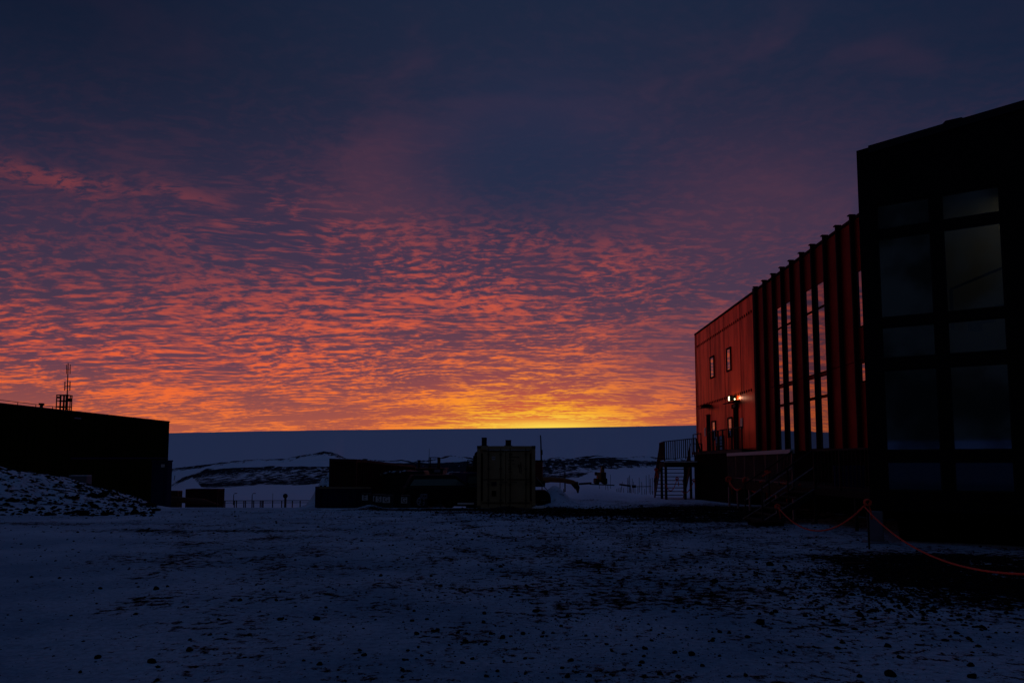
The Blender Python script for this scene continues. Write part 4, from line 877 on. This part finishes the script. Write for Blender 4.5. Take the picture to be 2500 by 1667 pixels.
def wheel_local(t, c, r, w, s):
    c = V(c); ax = V((0, -s, 0))
    wh = MB().tube([c - ax * w / 2, c - ax * w * .42, c + ax * w * .42, c + ax * w / 2], [r * .93, r, r, r * .93], 24).build('wheel', 'rubber', t, local=True)
    rm = MB().tube([c - ax * (w / 2 + .002), c - ax * (w / 2 + .016)], [r * .6, r * .56], 16).build('rim', 'wheel_metal', wh, local=True)
    k = MB()
    for i in range(6):
        a = i * math.pi / 3 + .3; p = c - ax * (w / 2 + .012) + V((math.cos(a), 0, math.sin(a))) * r * .36; k.cyl(p + ax * .004, p - ax * .008, r * .11, 8)
    k.build('rim_hole', 'black_void', wh, local=True)
pb_ = [(0, .42), (4.6, .42), (4.72, .6), (4.68, .95), (3.5, 1.08), (1.9, 1.08), (0, 1.05)]
car('pickup_truck', 'dark blue pickup parked left of the tan container, bonnet towards it', xp(1064, 36.5) - .4, 35.6, R(38), 4.7, pb_, [(1.75, 1.07), (3.6, 1.06), (1.95, 1.68), (3.0, 1.68)], 1.75, 'car_blue', (.85, 3.75), .36)
cbp = [(0, .4), (4.1, .4), (4.2, .62), (4.15, .9), (3.2, 1.02), (.1, 1.02), (0, .7)]
car('estate_car', 'dark estate car with pale wheel parked behind the row of crates', xp(985, 35), 34.6, R(14), 4.2, cbp, [(.15, 1.0), (3.15, 1.0), (.45, 1.55), (2.4, 1.55)], 1.7, 'car_dark', (.8, 3.3), .34)
# flat load with snow on top behind
fl = thing('tarp_load', 'dark covered load with scraps of snow on top, behind the parked cars', 'covered load', (xp(950, 38.5), 38.5, -.6))
pts = [(922, 1160), (935, 1153), (955, 1149), (985, 1148), (1008, 1150), (1035, 1148)]
m = MB(); pr = [V((xp(912, 38), 38, -.8))] + [at(a, b, 38) for a, b in pts] + [V((xp(1048, 38), 38, -.8))]; m.prism(pr, (0, 2.2, 0)); m.build('cover', 'dark_steel', fl, bevel=.08)
sn = MB()
for a, b, w_ in ((929, 1158, 5), (941, 1154.5, 10), (951, 1151, 3), (961, 1151.5, 11), (977, 1152, 5), (987, 1149.5, 9)):
    p = at(a, b, 37.9); sn.tube([p - V((w_ / 95, 0, .02)), p, p + V((w_ / 95, 0, .03))], [.015, .05, .015], 8)
sn.build('snow_scrap', 'snow_cap', fl)
# pale-labelled crates
for i, (pa_, pb2, pt_, pbm, ch) in enumerate(((884, 897.5, 1208, 1221, 'E'), (911, 918, 1210, 1223, '('), (917, 932.5, 1211, 1225, 'S'), (934, 952, 1212, 1227, 'G'), (979, 994, 1213, 1228, 'G'))):
    Y = 32.3 - .1 * i; A1, B1 = at(pa_, pt_, Y), at(pb2, pbm, Y); g = gz(A1.x, Y)
    lab = ['leftmost small dark crate with a pale square in front of the low container', 'second small crate from the left, half hidden, curved mark on pale panel', 'small dark crate with pale panel lettered S', 'small dark crate with pale panel lettered G beside the S one', 'rightmost small dark crate with a broken pale ring panel, near the car'][i]
    t = thing('crate', lab, 'crate', (A1.x, Y, g), 'small labelled crates along the yard edge')
    m = MB().box(A1.x - .05, B1.x + .05, Y + .02, Y + .6, min(g, B1.z) - .1, A1.z + .07); m.build('box', 'marking_black', t, bevel=.015)
    fr = MB(); w_ = .035
    fr.box(A1.x, B1.x, Y + .005, Y + .018, B1.z, A1.z); lb = fr.build('panel', 'notice_white', t)
    T4 = Matrix.Translation(((A1.x + B1.x) / 2, Y + .001, (A1.z + B1.z) / 2)) @ Matrix.Rotation(math.pi / 2, 4, 'X')
    textmesh(ch, .30, T4, .004).build('letter', 'marking_black', lb)
t = thing('meter_box', 'small pale box with two round dials beside the estate car', 'box', (*at(1034, 1215, 33).xy, -.3)); p = at(1034, 1211, 33)
MB().box(p.x - .16, p.x + .14, 33, 33.3, p.z - .12, p.z + .09).build('case', 'concrete', t, bevel=.02); MB().cyl((p.x + .0, 32.995, p.z + .02), (p.x, 32.98, p.z + .02), .03, 10).cyl((p.x + .09, 32.995, p.z + .02), (p.x + .09, 32.98, p.z + .02), .03, 10).build('dial', 'marking_black', t)
MB().box(p.x - .12, p.x - .06, 33.05, 33.25, p.z - .6, p.z - .121).box(p.x + .04, p.x + .1, 33.05, 33.25, p.z - .6, p.z - .121).build('stand', 'dark_steel', t)
a, b = at(1104, 1212, 33.4), at(1163, 1236, 33.4); t = thing('filler_stack', 'added low dark pallet stack at the left foot of the tan container', 'pallets', ((a.x + b.x) / 2, 33.6, b.z))  # added dark filler, covers the bright snow gap beside the container
for i in range(4): z_ = b.z + (a.z - b.z) * i / 4; MB().box(a.x + .02 * i, b.x - .015 * i, 33.5, 34.3, z_, z_ + (a.z - b.z) / 4 * .7).build('filler', 'rubber', t); MB().box(a.x + .1, b.x - .1, 33.56, 34.2, z_ + (a.z - b.z) / 4 * .701, z_ + (a.z - b.z) / 4 * .999).build('block_row', 'black_void', t)
a, b = at(1117, 1227, 33.2), at(1157, 1231, 33.2); o = MB().box(a.x, b.x, 33.2, 33.3, b.z, a.z).build('plank', 'pale_timber'); tag(o, 'pale plank leaning low against the pallet stack beside the tan container', 'plank')
# equipment cabin with chimney and roof frame
ec = thing('equipment_cabin', 'low dark cabin with mushroom chimney, right of the long rust container', 'cabin', (xp(1050, 50), 50, -1.2))
a, b = xp(1006, 50), xp(1082, 50); zt_ = at(1050, 1142, 50).z
MB().box(a, b, 50, 53, -1.4, zt_ - .08).build('cabin_body', 'dark_steel', ec, bevel=.03); MB().box(a - .08, b + .1, 49.9, 53.1, zt_ - .079, zt_).build('roof', 'dark_steel', ec)
p = at(1067, 1147, 49.95); MB().box(p.x - .2, p.x + .22, 49.96, 49.995, p.z - .14, p.z + .1).build('window', 'concrete', ec)
p = at(1023, 1125, 50.5); ch = MB().cyl((p.x, 50.5, zt_ - .01), (p.x, 50.5, p.z), .07, 10).build('chimney', 'dark_steel', ec); MB().tube([(p.x, 50.5, p.z), (p.x, 50.5, p.z + .07)], [.14, .10], 10).build('chimney_cap', 'dark_steel', ch)
gf = thing('roof_frame', 'open steel frame with a whip aerial on the low dark cabin roof', 'frame', (xp(1059, 50.4), 50.4, zt_))
xa, xb, za = xp(1047.5, 50.4), xp(1070, 50.4), at(1050, 1116.5, 50.4).z
for y in (50.4, 51.2):
    MB().bar((xa, y, zt_), (xa, y, za), .06).build('post', 'dark_steel', gf); MB().bar((xb, y, zt_), (xb, y, za), .11).build('post', 'dark_steel', gf); MB().bar((xa, y, za), (xb, y, za), .05).build('rail', 'dark_steel', gf)
    MB().bar((xa, y, zt_ + .1), (xb, y, zt_ + .1), .04).build('rail', 'dark_steel', gf)
for x in (xa, xb): MB().bar((x, 50.4, za), (x, 51.2, za), .04).build('rail', 'dark_steel', gf)
MB().tube([(xa, 50.4, za), (xa + .01, 50.4, at(1048, 1094, 50.4).z)], [.018, .010], 6).build('aerial', 'dark_steel', gf)
# generator behind the container's left side
gn = thing('generator_unit', 'tall dark generator with curved exhaust showing behind the left side of the tan container', 'generator', (xp(1152, 38.5), 38.5, -.4))
MB().box(xp(1138, 38.5), xp(1172, 38.5), 38.5, 41, -.6, at(1150, 1138, 38.5).z).build('housing', 'dark_steel', gn, bevel=.03)
MB().box(xp(1155, 38.3), xp(1172, 38.3), 38.3, 38.49, -.6, at(1160, 1112, 38.3).z).build('side_duct', 'black_cladding', gn, bevel=.02)
p1, p2, p3 = at(1161, 1113, 38.6), at(1162, 1107, 38.6), at(1170, 1105, 38.6); MB().tube([p1, p2, (p2 + p3) / 2 + V((0, 0, .05)), p3], .07, 10).build('exhaust_pipe', 'dark_steel', gn)
q = at(1152, 1155, 38.4); MB().box(q.x - .09, q.x + .1, 38.44, 38.495, q.z - .06, q.z + .06).build('label_plate', 'concrete', gn)
q1, q2 = at(1142, 1138, 38.6), at(1142, 1122, 38.6); q3 = at(1156, 1124, 38.6)
MB().bar(q1, q2, .05).bar(q2, q3, .03).bar(at(1142, 1137, 38.6), at(1156, 1137, 38.6), .03).build('guard_rail', 'dark_steel', gn)
# rubble and scraps between cabin and generator
m = MB()
for i in range(240):
    pxx = rnd.gauss(1112, 16); t_ = max(0, 1 - abs(pxx - 1112) / 40); Y = rnd.uniform(42, 45); zz_ = -.6 + t_ * rnd.uniform(0, 1.25); s_ = rnd.uniform(.05, .2)
    c = V((xp(pxx, Y), Y, zz_)); ax = V((rnd.uniform(-1, 1), rnd.uniform(-1, 1), rnd.uniform(-.6, .6))).normalized(); m.bar(c - ax * s_, c + ax * s_, s_ * rnd.uniform(.4, 1.2), s_ * rnd.uniform(.3, .9))
o = m.build('rubble_heap', 'stone'); tag(o, 'heap of dark rubble left of the tan container', 'rubble', kind='stuff')
m = MB()
for i in range(46):
    pxx = rnd.gauss(1114, 14); Y = rnd.uniform(41.5, 42.0); zz_ = at(pxx, rnd.uniform(1150, 1168), Y).z; c = V((xp(pxx, Y), Y, zz_)); m.tube([c - V((rnd.uniform(.04, .14), 0, .02)), c, c + V((rnd.uniform(.04, .14), 0, .02))], [.01, rnd.uniform(.015, .035), .01], 6)
for pxx in (1123, 1130): c = at(pxx, 1173, 41.4); m.tube([c + V((-.03, 0, .13)), c, c + V((.03, 0, -.13))], [.01, .05, .01], 6)
o = m.build('snow_scraps', 'snow_cap'); tag(o, 'scraps of snow lying on the rubble heap', 'snow', kind='stuff')
# excavator to the right of the container
ex = thing('excavator', 'small red excavator right of the tan container, its arm resting on a snow drift', 'excavator', (xp(1312, 39.5), 40, -.5))
E = 39.5; xa, xb = xp(1290, E), xp(1325, E); zt_ = at(1315, 1123, E).z; zb2 = at(1315, 1173, E).z
MB().box(xa, xb, E, E + 1.5, zb2, zt_ - .05).build('cab', 'machine_red', ex, bevel=.05); MB().box(xa - .03, xb + .03, E - .04, E + 1.55, zt_ - .049, zt_).build('cab_roof', 'dark_steel', ex, bevel=.02)
MB().box(xa + .1, xa + .3, E - .012, E - .002, zb2 + .4, zt_ - .2).build('cab_window', 'car_glass', ex)
MB().box(xa - .3, xb + .12, E - .2, E + 1.9, zb2 - .32, zb2 - .002).build('engine_deck', 'dark_steel', ex, bevel=.04)
for y in (E - .1, E + 1.3): MB().tube([(xa - .5, y + .2, -.25), (xa - .3, y + .2, .05), (xb + .2, y + .2, .05), (xb + .35, y + .2, -.25), (xb + .2, y + .2, -.5), (xa - .3, y + .2, -.5), (xa - .5, y + .2, -.25)], .16, 8).build('track', 'rubber', ex)
bm_ = [at(1322, 1172, E), at(1345, 1170, E), at(1375, 1172, E), at(1398, 1177, E), at(1408, 1181, E)]
MB().tube(bm_, [.17, .15, .13, .12, .10], 8).build('boom', 'machine_orange', ex, bevel=0)
MB().tube([at(1404, 1178, E), at(1410, 1190, E), at(1411, 1203, E)], [.13, .12, .04], 6).build('arm', 'dark_steel', ex)
b1, b2_ = at(1392, 1176, E), at(1400, 1183, E); MB().prism([at(1392, 1176, E), at(1412, 1176, E), at(1412, 1192, E), at(1405, 1194, E), at(1396, 1183, E)], (0, .5, 0)).build('bucket', 'dark_steel', ex)
MB().tube([(xp(1322, E), E + .3, zt_ - .06), at(1320.5, 1080, E + .3), at(1319.5, 1062, E + .3)], [.045, .035, .032], 8).build('exhaust_stack', 'dark_steel', ex)
MB().tube([at(1323.5, 1110, E + .2), at(1323, 1098, E + .2)], .035, 6).build('stack_clamp', 'dark_steel', ex)
# black rounded tank trailer
tk = thing('tank_trailer', 'low black rounded tank with an upright rod and slanting strut, right of the tan container', 'trailer', (xp(1322, 33.2), 33.2, -.25))
Yk = 33.0; a1 = at(1296, 1198, Yk); a2 = at(1345, 1232, Yk)
m = MB(); pr = [V((a1.x, Yk, a2.z)), V((a1.x, Yk, a1.z)), V((a2.x - .22, Yk, a1.z + .02)), V((a2.x - .06, Yk, a1.z - .12)), V((a2.x, Yk, a1.z - .3)), V((a2.x, Yk, a2.z + .04)), V((a2.x - .05, Yk, a2.z))]
m.prism(pr, (0, 1.3, 0)).build('tank_body', 'rubber', tk, bevel=.05)
MB().box(a1.x + .45, a1.x + .68, Yk - .01, Yk - .001, a2.z + .18, a2.z + .22).build('plate', 'concrete', tk)
MB().cyl(V((at(1324, 1198, Yk).x, Yk + .4, a1.z - .05)), at(1323.5, 1164, Yk + .4), .022, 6).build('upright_rod', 'dark_steel', tk); MB().cyl(at(1309, 1164, Yk + .4), at(1338, 1199, Yk + .4), .02, 6).build('strut', 'galvanised', tk)
wheel(tk, ((a1.x + a2.x) / 2, Yk + .1, a2.z + .02), .17, .12, (0, 1, 0))
fr_ = thing('far_steel_frame', 'small open steel frame standing far out before the right rocky ridge', 'frame', (xp(1373, 75), 75, gz(xp(1373, 75), 75)))
for pxx, w_ in ((1367, .07), (1379, .13)): MB().bar((xp(pxx, 75), 75, gz(xp(pxx, 75), 75)), (xp(pxx, 75), 75, at(pxx, 1151.5, 75).z), w_).build('post', 'dark_steel', fr_)
for pyy in (1152, 1157, 1162): MB().bar(at(1367, pyy, 75), at(1379, pyy, 75), .05).build('rail', 'dark_steel', fr_)
# small orange excavator seen from behind, far out on the snow
oe = thing('orange_loader', 'small orange digger seen from behind, alone on the snow slope', 'digger', (xp(1467, 98), 98, -1.2))
O = 98.
def ob_(n, x0_, x1_, y0_, y1_, mat, d0=0, d1=1.2, bev=.04): 
    a, b = at(x0_, y1_, O), at(x1_, y0_, O); return MB().box(a.x, b.x, O + d0, O + d1, a.z, b.z).build(n, mat, oe, bevel=bev)
ob_('engine_housing', 1458.5, 1478.5, 1153, 1172, 'machine_orange'); ob_('side_cover', 1468, 1479.5, 1152.5, 1170, 'dark_steel', -.1, .9)
ob_('side_box', 1453, 1459, 1152, 1160, 'dark_steel', .2, .8)
ob_('track', 1453, 1463, 1168, 1181.5, 'rubber', -.3, 2.4, .15); ob_('track', 1472.5, 1482.5, 1167, 1181.5, 'rubber', -.3, 2.4, .15); ob_('axle', 1463.2, 1472.3, 1166, 1177, 'dark_steel', .2, 1.5)
a, b, c, d = at(1466, 1153, O), at(1476, 1153, O), at(1475, 1141, O), at(1470, 1138, O); MB().prism([a, b, c, d, at(1467.5, 1143, O)], (0, .5, 0)).build('boom', 'machine_orange', oe, bevel=.03)
ob_('boom_tip', 1470, 1475.5, 1136.5, 1146, 'dark_steel', -.05, .4)
# timber lying on the snow
t = MB().bar(at(1413, 1181, 60), at(1444, 1179, 60), .12, .16).build('beam', 'dark_steel'); tag(t, 'dark beam lying on snow between red excavator arm and orange digger', 'beam', 'beams and pipes lying on the far snow')
t = MB().bar(at(1440, 1181.5, 85), at(1500, 1184, 85), .10, .12).build('beam', 'dark_steel'); tag(t, 'thin beam lying on snow under the orange digger', 'beam', 'beams and pipes lying on the far snow')
t = MB().bar(at(1512, 1182, 62), at(1540, 1186, 62), .12, .14).build('beam', 'dark_steel'); tag(t, 'dark beam lying just left of the tied bundle of stakes', 'beam', 'beams and pipes lying on the far snow')
t = MB().bar(at(1543, 1187.5, 62), at(1590, 1187, 62), .06, .06).build('beam', 'dark_steel'); tag(t, 'thin bar lying across the stakes near the stair platform', 'beam', 'beams and pipes lying on the far snow')
p = at(1548.5, 1187, 61); t = thing('stake_box', 'small dark box lying among the marker stakes', 'box', (p.x, 61, p.z - .2)); MB().box(p.x - .16, p.x + .15, 61, 61.3, p.z - .12, p.z + .08).build('case', 'dark_steel', t, bevel=.03); MB().box(p.x - .17, p.x + .16, 60.98, 61.32, p.z + .081, p.z + .11).build('lid', 'dark_steel', t)
# marker stakes
STK = [(1505, 1193, 1208, 0, 55), (1508.5, 1191, 1206, 0, 55.5), (1512, 1190, 1207, .12, 55), (1514, 1176, 1190, .2, 62), (1521.5, 1191, 1201, 0, 58), (1531, 1164, 1196, .1, 61), (1533, 1166, 1192, -.06, 61), (1536, 1161, 1195, .02, 60), (1537.5, 1160, 1190, -.02, 60.5),
       (1541.5, 1168, 1198, .05, 60), (1540, 1188, 1201, -.12, 58), (1549.5, 1192, 1208, 0, 55), (1556.5, 1189, 1205, 0, 56), (1566, 1176, 1209, 0, 55), (1573, 1193, 1207, 0, 55.5), (1576.5, 1197, 1208, .1, 55), (1577, 1160, 1188, 0, 62), (1584, 1158, 1188, 0, 62), (1587, 1168, 1206, 0, 56),
       (1591, 1166, 1188, .03, 61), (1597.5, 1176, 1208, 0, 54.5), (1560, 1165, 1187, 0, 63), (1600, 1185, 1207, 0, 56), (1592, 1198, 1208, .1, 55), (1462.5, 1184, 1197, 0, 63), (1478, 1184, 1198, .03, 63), (1484.5, 1185, 1196, -.1, 64), (1380, 0, 0, 0, 0), (1490, 1158, 1176, 0, 80), (1546, 1175, 1190, 0, 62)]
for pxx, pt_, pb2, lean, Y in STK:
    if not Y: continue
    x = xp(pxx, Y); g = gz(x, Y); t_ = at(pxx, pt_, Y)
    o = MB().tube([(x, Y, g - .2), (x + lean * (t_.z - g), Y, t_.z)], [.022, .018], 6).build('marker_stake', 'dark_steel')
    tag(o, 'thin dark marker stake planted in the snow left of the stair platform', 'stake', 'marker stakes planted in the snow')
for pxx, pxt, lab in ((1371, 1363, 'leaning dark stake in the drift right of the tan container'), (1377.5, 1376, 'upright dark stake in the drift right of the tan container')):
    Y = 36.5; x = xp(pxx, Y); t_ = at(pxt, 1193, Y); b_ = at(pxx, 1224, Y); o = MB().tube([(b_.x, Y, b_.z), t_], [.020, .020], 6).build('drift_stake', 'brown_timber'); tag(o, lab, 'stake', 'two stakes in the drift')
p = at(1316, 1239, 31.0); o = MB().tube([(p.x, 31, gz(p.x, 31) - .02), (p.x, 31, gz(p.x, 31) + .05), (p.x, 31, gz(p.x, 31) + .08)], [.34, .30, .2], 18).build('manhole_disc', 'pale_timber'); tag(o, 'flat pale disc lying on the ground at the right foot of the tan container', 'disc')
o = MB().bar(at(2062, 1374, 12.4), at(2128, 1373, 12.6), .05, .03).build('timber_lath', 'brown_timber'); tag(o, 'thin lath lying on the dark gravel before the black tower', 'lath')

# ------------------------------------------------------------------ stones
def stone_mesh(seed, n=2):
    r_ = random.Random(seed); bm = bmesh.new(); bmesh.ops.create_icosphere(bm, subdivisions=n, radius=1)
    cuts = [(V((r_.gauss(0, 1), r_.gauss(0, 1), r_.gauss(0, 1))).normalized(), r_.uniform(.55, .85)) for _ in range(9)]
    sx, sy, sz = r_.uniform(.8, 1.25), r_.uniform(.7, 1.1), r_.uniform(.5, .85)
    for v in bm.verts:
        for nn, d in cuts:
            k = v.co.dot(nn)
            if k > d: v.co -= nn * (k - d)
        v.co = V((v.co.x * sx, v.co.y * sy, v.co.z * sz)) * (1 + r_.uniform(-.05, .05))
    me = bpy.data.meshes.new('stone'); bm.to_mesh(me); bm.free(); me.materials.append(MAT['stone']); return me
SM = [stone_mesh(i) for i in range(9)]
def ground_hit(px, py):
    d = ray(px, py); t = 1.75 / -d.z
    for _ in range(6): q = CAM + d * t; t = (1.75 - gz(q.x, q.y)) / -d.z
    return CAM + d * t
BIG = [(463,1587,19),(370,1617,24),(239,1606,18),(196,1641,15),(382,1662,15),(773,1512,20),(684,1513,17),(586,1466,16),(675,1466,12),(331,1500,12),(534,1512,11),(380,1439,17),(245,1437,13),(409,1432,10),(1075,1431,13),(1024,1441,10),(1053,1407,11),(1202,1392,12),(1223,1384,14),(1182,1498,15),(1181,1520,13),(996,1588,12),(987,1611,11),(1017,1548,15),(1059,1542,16),(1227,1557,18),(1153,1609,13),(930,1406,12),(1097,1575,9),(796,1484,9),(684,1445,10),
       (2174,1649,28),(2374,1653,24),(2166,1578,18),(1858,1523,29),(1901,1592,10),(1825,1556,15),(1757,1543,16),(1688,1599,19),(1575,1584,19),(1393,1613,16),(1373,1631,12),(1307,1493,18),(1265,1454,12),(1370,1529,12),(1744,1421,20),(1704,1473,17),(1627,1426,12),(1587,1399,16),(1894,1494,16),(1966,1504,14),(1926,1520,13),(2100,1504,22),(2124,1453,23),(2083,1434,16),(2050,1441,12),(1879,1380,18),(1848,1366,12),(2010,1509,12),(2130,1492,16),(2333,1546,13),(2406,1537,12),(2195,1605,16),(2369,1625,20),(1854,1500,10),(1738,1447,9),(1573,1651,16),(1439,1650,13),(1514,1477,12),(1452,1452,12),(1472,1372,9),(1464,1399,10),(1492,1392,9)]
sr = random.Random(11); lst = list(BIG)
while len(lst) < 300:
    px = sr.uniform(250, 2450) if sr.random() < .35 else sr.gauss(1450, 330); py = 1262 + 395 * sr.random() ** 1.5
    if px < 60 or px > 2490: continue
    if px > 1900 and py < 1420: continue
    w_ = (py - 1128) / 400 * sr.uniform(6, 14); lst.append((px, py, max(w_, 4)))
for i, (px, py, w_) in enumerate(lst):
    p = ground_hit(px, py); s_ = w_ / 1800 * p.y * .5
    o = bpy.data.objects.new('stone', SM[i % 9]); col.objects.link(o); o.location = (p.x, p.y, p.z + s_ * .22); o.scale = (s_, s_, s_ * sr.uniform(.8, 1.1)); o.rotation_euler = (sr.uniform(-.3, .3), sr.uniform(-.3, .3), sr.uniform(0, 6.28))
    tag(o, 'loose black stone lying on the thin snow of the yard', 'stone', 'loose stones scattered over the yard')
def scatter(name, N_, px_f, y_f, size_f, label, seed, sink=.2):
    g = np.random.RandomState(seed); px = px_f(g, N_); y = y_f(g, N_); x = (px - 1268) / 1800 * y; s = size_f(g, N_, y)
    base = np.array([(1, 0, 0), (-1, 0, 0), (0, 1, 0), (0, -1, 0), (0, 0, 1), (0, 0, -.6), (.75, .7, .35), (-.7, .65, .45), (-.65, -.75, .3), (.7, -.7, .4)], float)
    F_ = np.array([(0, 6, 4), (6, 2, 4), (2, 7, 4), (7, 1, 4), (1, 8, 4), (8, 3, 4), (3, 9, 4), (9, 0, 4), (0, 5, 6), (6, 5, 2), (2, 5, 7), (7, 5, 1), (1, 5, 8), (8, 5, 3), (3, 5, 9), (9, 5, 0)])
    z = height(x, y); k = len(base); a = g.rand(N_) * 6.28; co, si = np.cos(a)[:, None], np.sin(a)[:, None]
    B = base[None] * (1 + .35 * (g.rand(N_, k, 1) - .5)); st = np.stack([g.uniform(.7, 1.4, N_), g.uniform(.6, 1.1, N_), g.uniform(.4, .9, N_)], 1)[:, None]
    B = B * st; X = B[..., 0] * co - B[..., 1] * si; Y_ = B[..., 0] * si + B[..., 1] * co
    vs = np.stack([x[:, None] + X * s[:, None], y[:, None] + Y_ * s[:, None], z[:, None] + (B[..., 2] + sink) * s[:, None]], -1).reshape(-1, 3)
    fs = (F_[None] + (np.arange(N_) * k)[:, None, None]).reshape(-1, 3)
    me = bpy.data.meshes.new(name); me.vertices.add(len(vs)); me.vertices.foreach_set('co', vs.ravel()); me.loops.add(fs.size); me.loops.foreach_set('vertex_index', fs.ravel().astype(np.int32)); me.polygons.add(len(fs)); me.polygons.foreach_set('loop_start', (np.arange(len(fs)) * 3).astype(np.int32)); me.update(calc_edges=True); me.validate()
    me.materials.append(MAT['stone']); o = bpy.data.objects.new(name, me); col.objects.link(o); tag(o, label, name.replace('_', ' '), kind='stuff')
def near_px(g, n):
    a = np.where(g.rand(n) < .45, g.uniform(-100, 2600, n), g.normal(1480, 380, n)); return a
def near_y(g, n): py = 1240 + 430 * g.rand(n) ** 1.9; return 1.75 * 1800 / (py - 1128)
scatter('gravel', 11000, near_px, near_y, lambda g, n, y: np.clip(g.lognormal(-4.75, .5, n), .004, .028) * np.clip(y / 12, .5, 1.5), 'small dark gravel scattered over the snowy yard', 3)
def bank_px(g, n): return g.uniform(-150, 385, n)
def bank_y(g, n): return g.uniform(25, 41, n)
scatter('bank_rocks', 1500, bank_px, bank_y, lambda g, n, y: np.clip(g.lognormal(-2.9, .55, n), .02, .22), 'jumbled dark rocks poking from the snow bank on the left', 8, .1)
def tpx(g, n): return g.normal(2250, 190, n)
scatter('tower_gravel', 5200, tpx, lambda g, n: np.clip(g.normal(11.3, 1.5, n), 7, 15.5), lambda g, n, y: np.clip(g.lognormal(-4.2, .5, n), .006, .04), 'coarse bare gravel in front of the black tower', 9)
scatter('yard_edge_gravel', 3200, lambda g, n: g.normal(1520, 190, n), lambda g, n: np.clip(g.normal(27.5, 2.3, n), 20, 33.5), lambda g, n, y: np.clip(g.lognormal(-3.7, .5, n), .01, .07), 'bare dark gravel strip across the far side of the yard', 10)
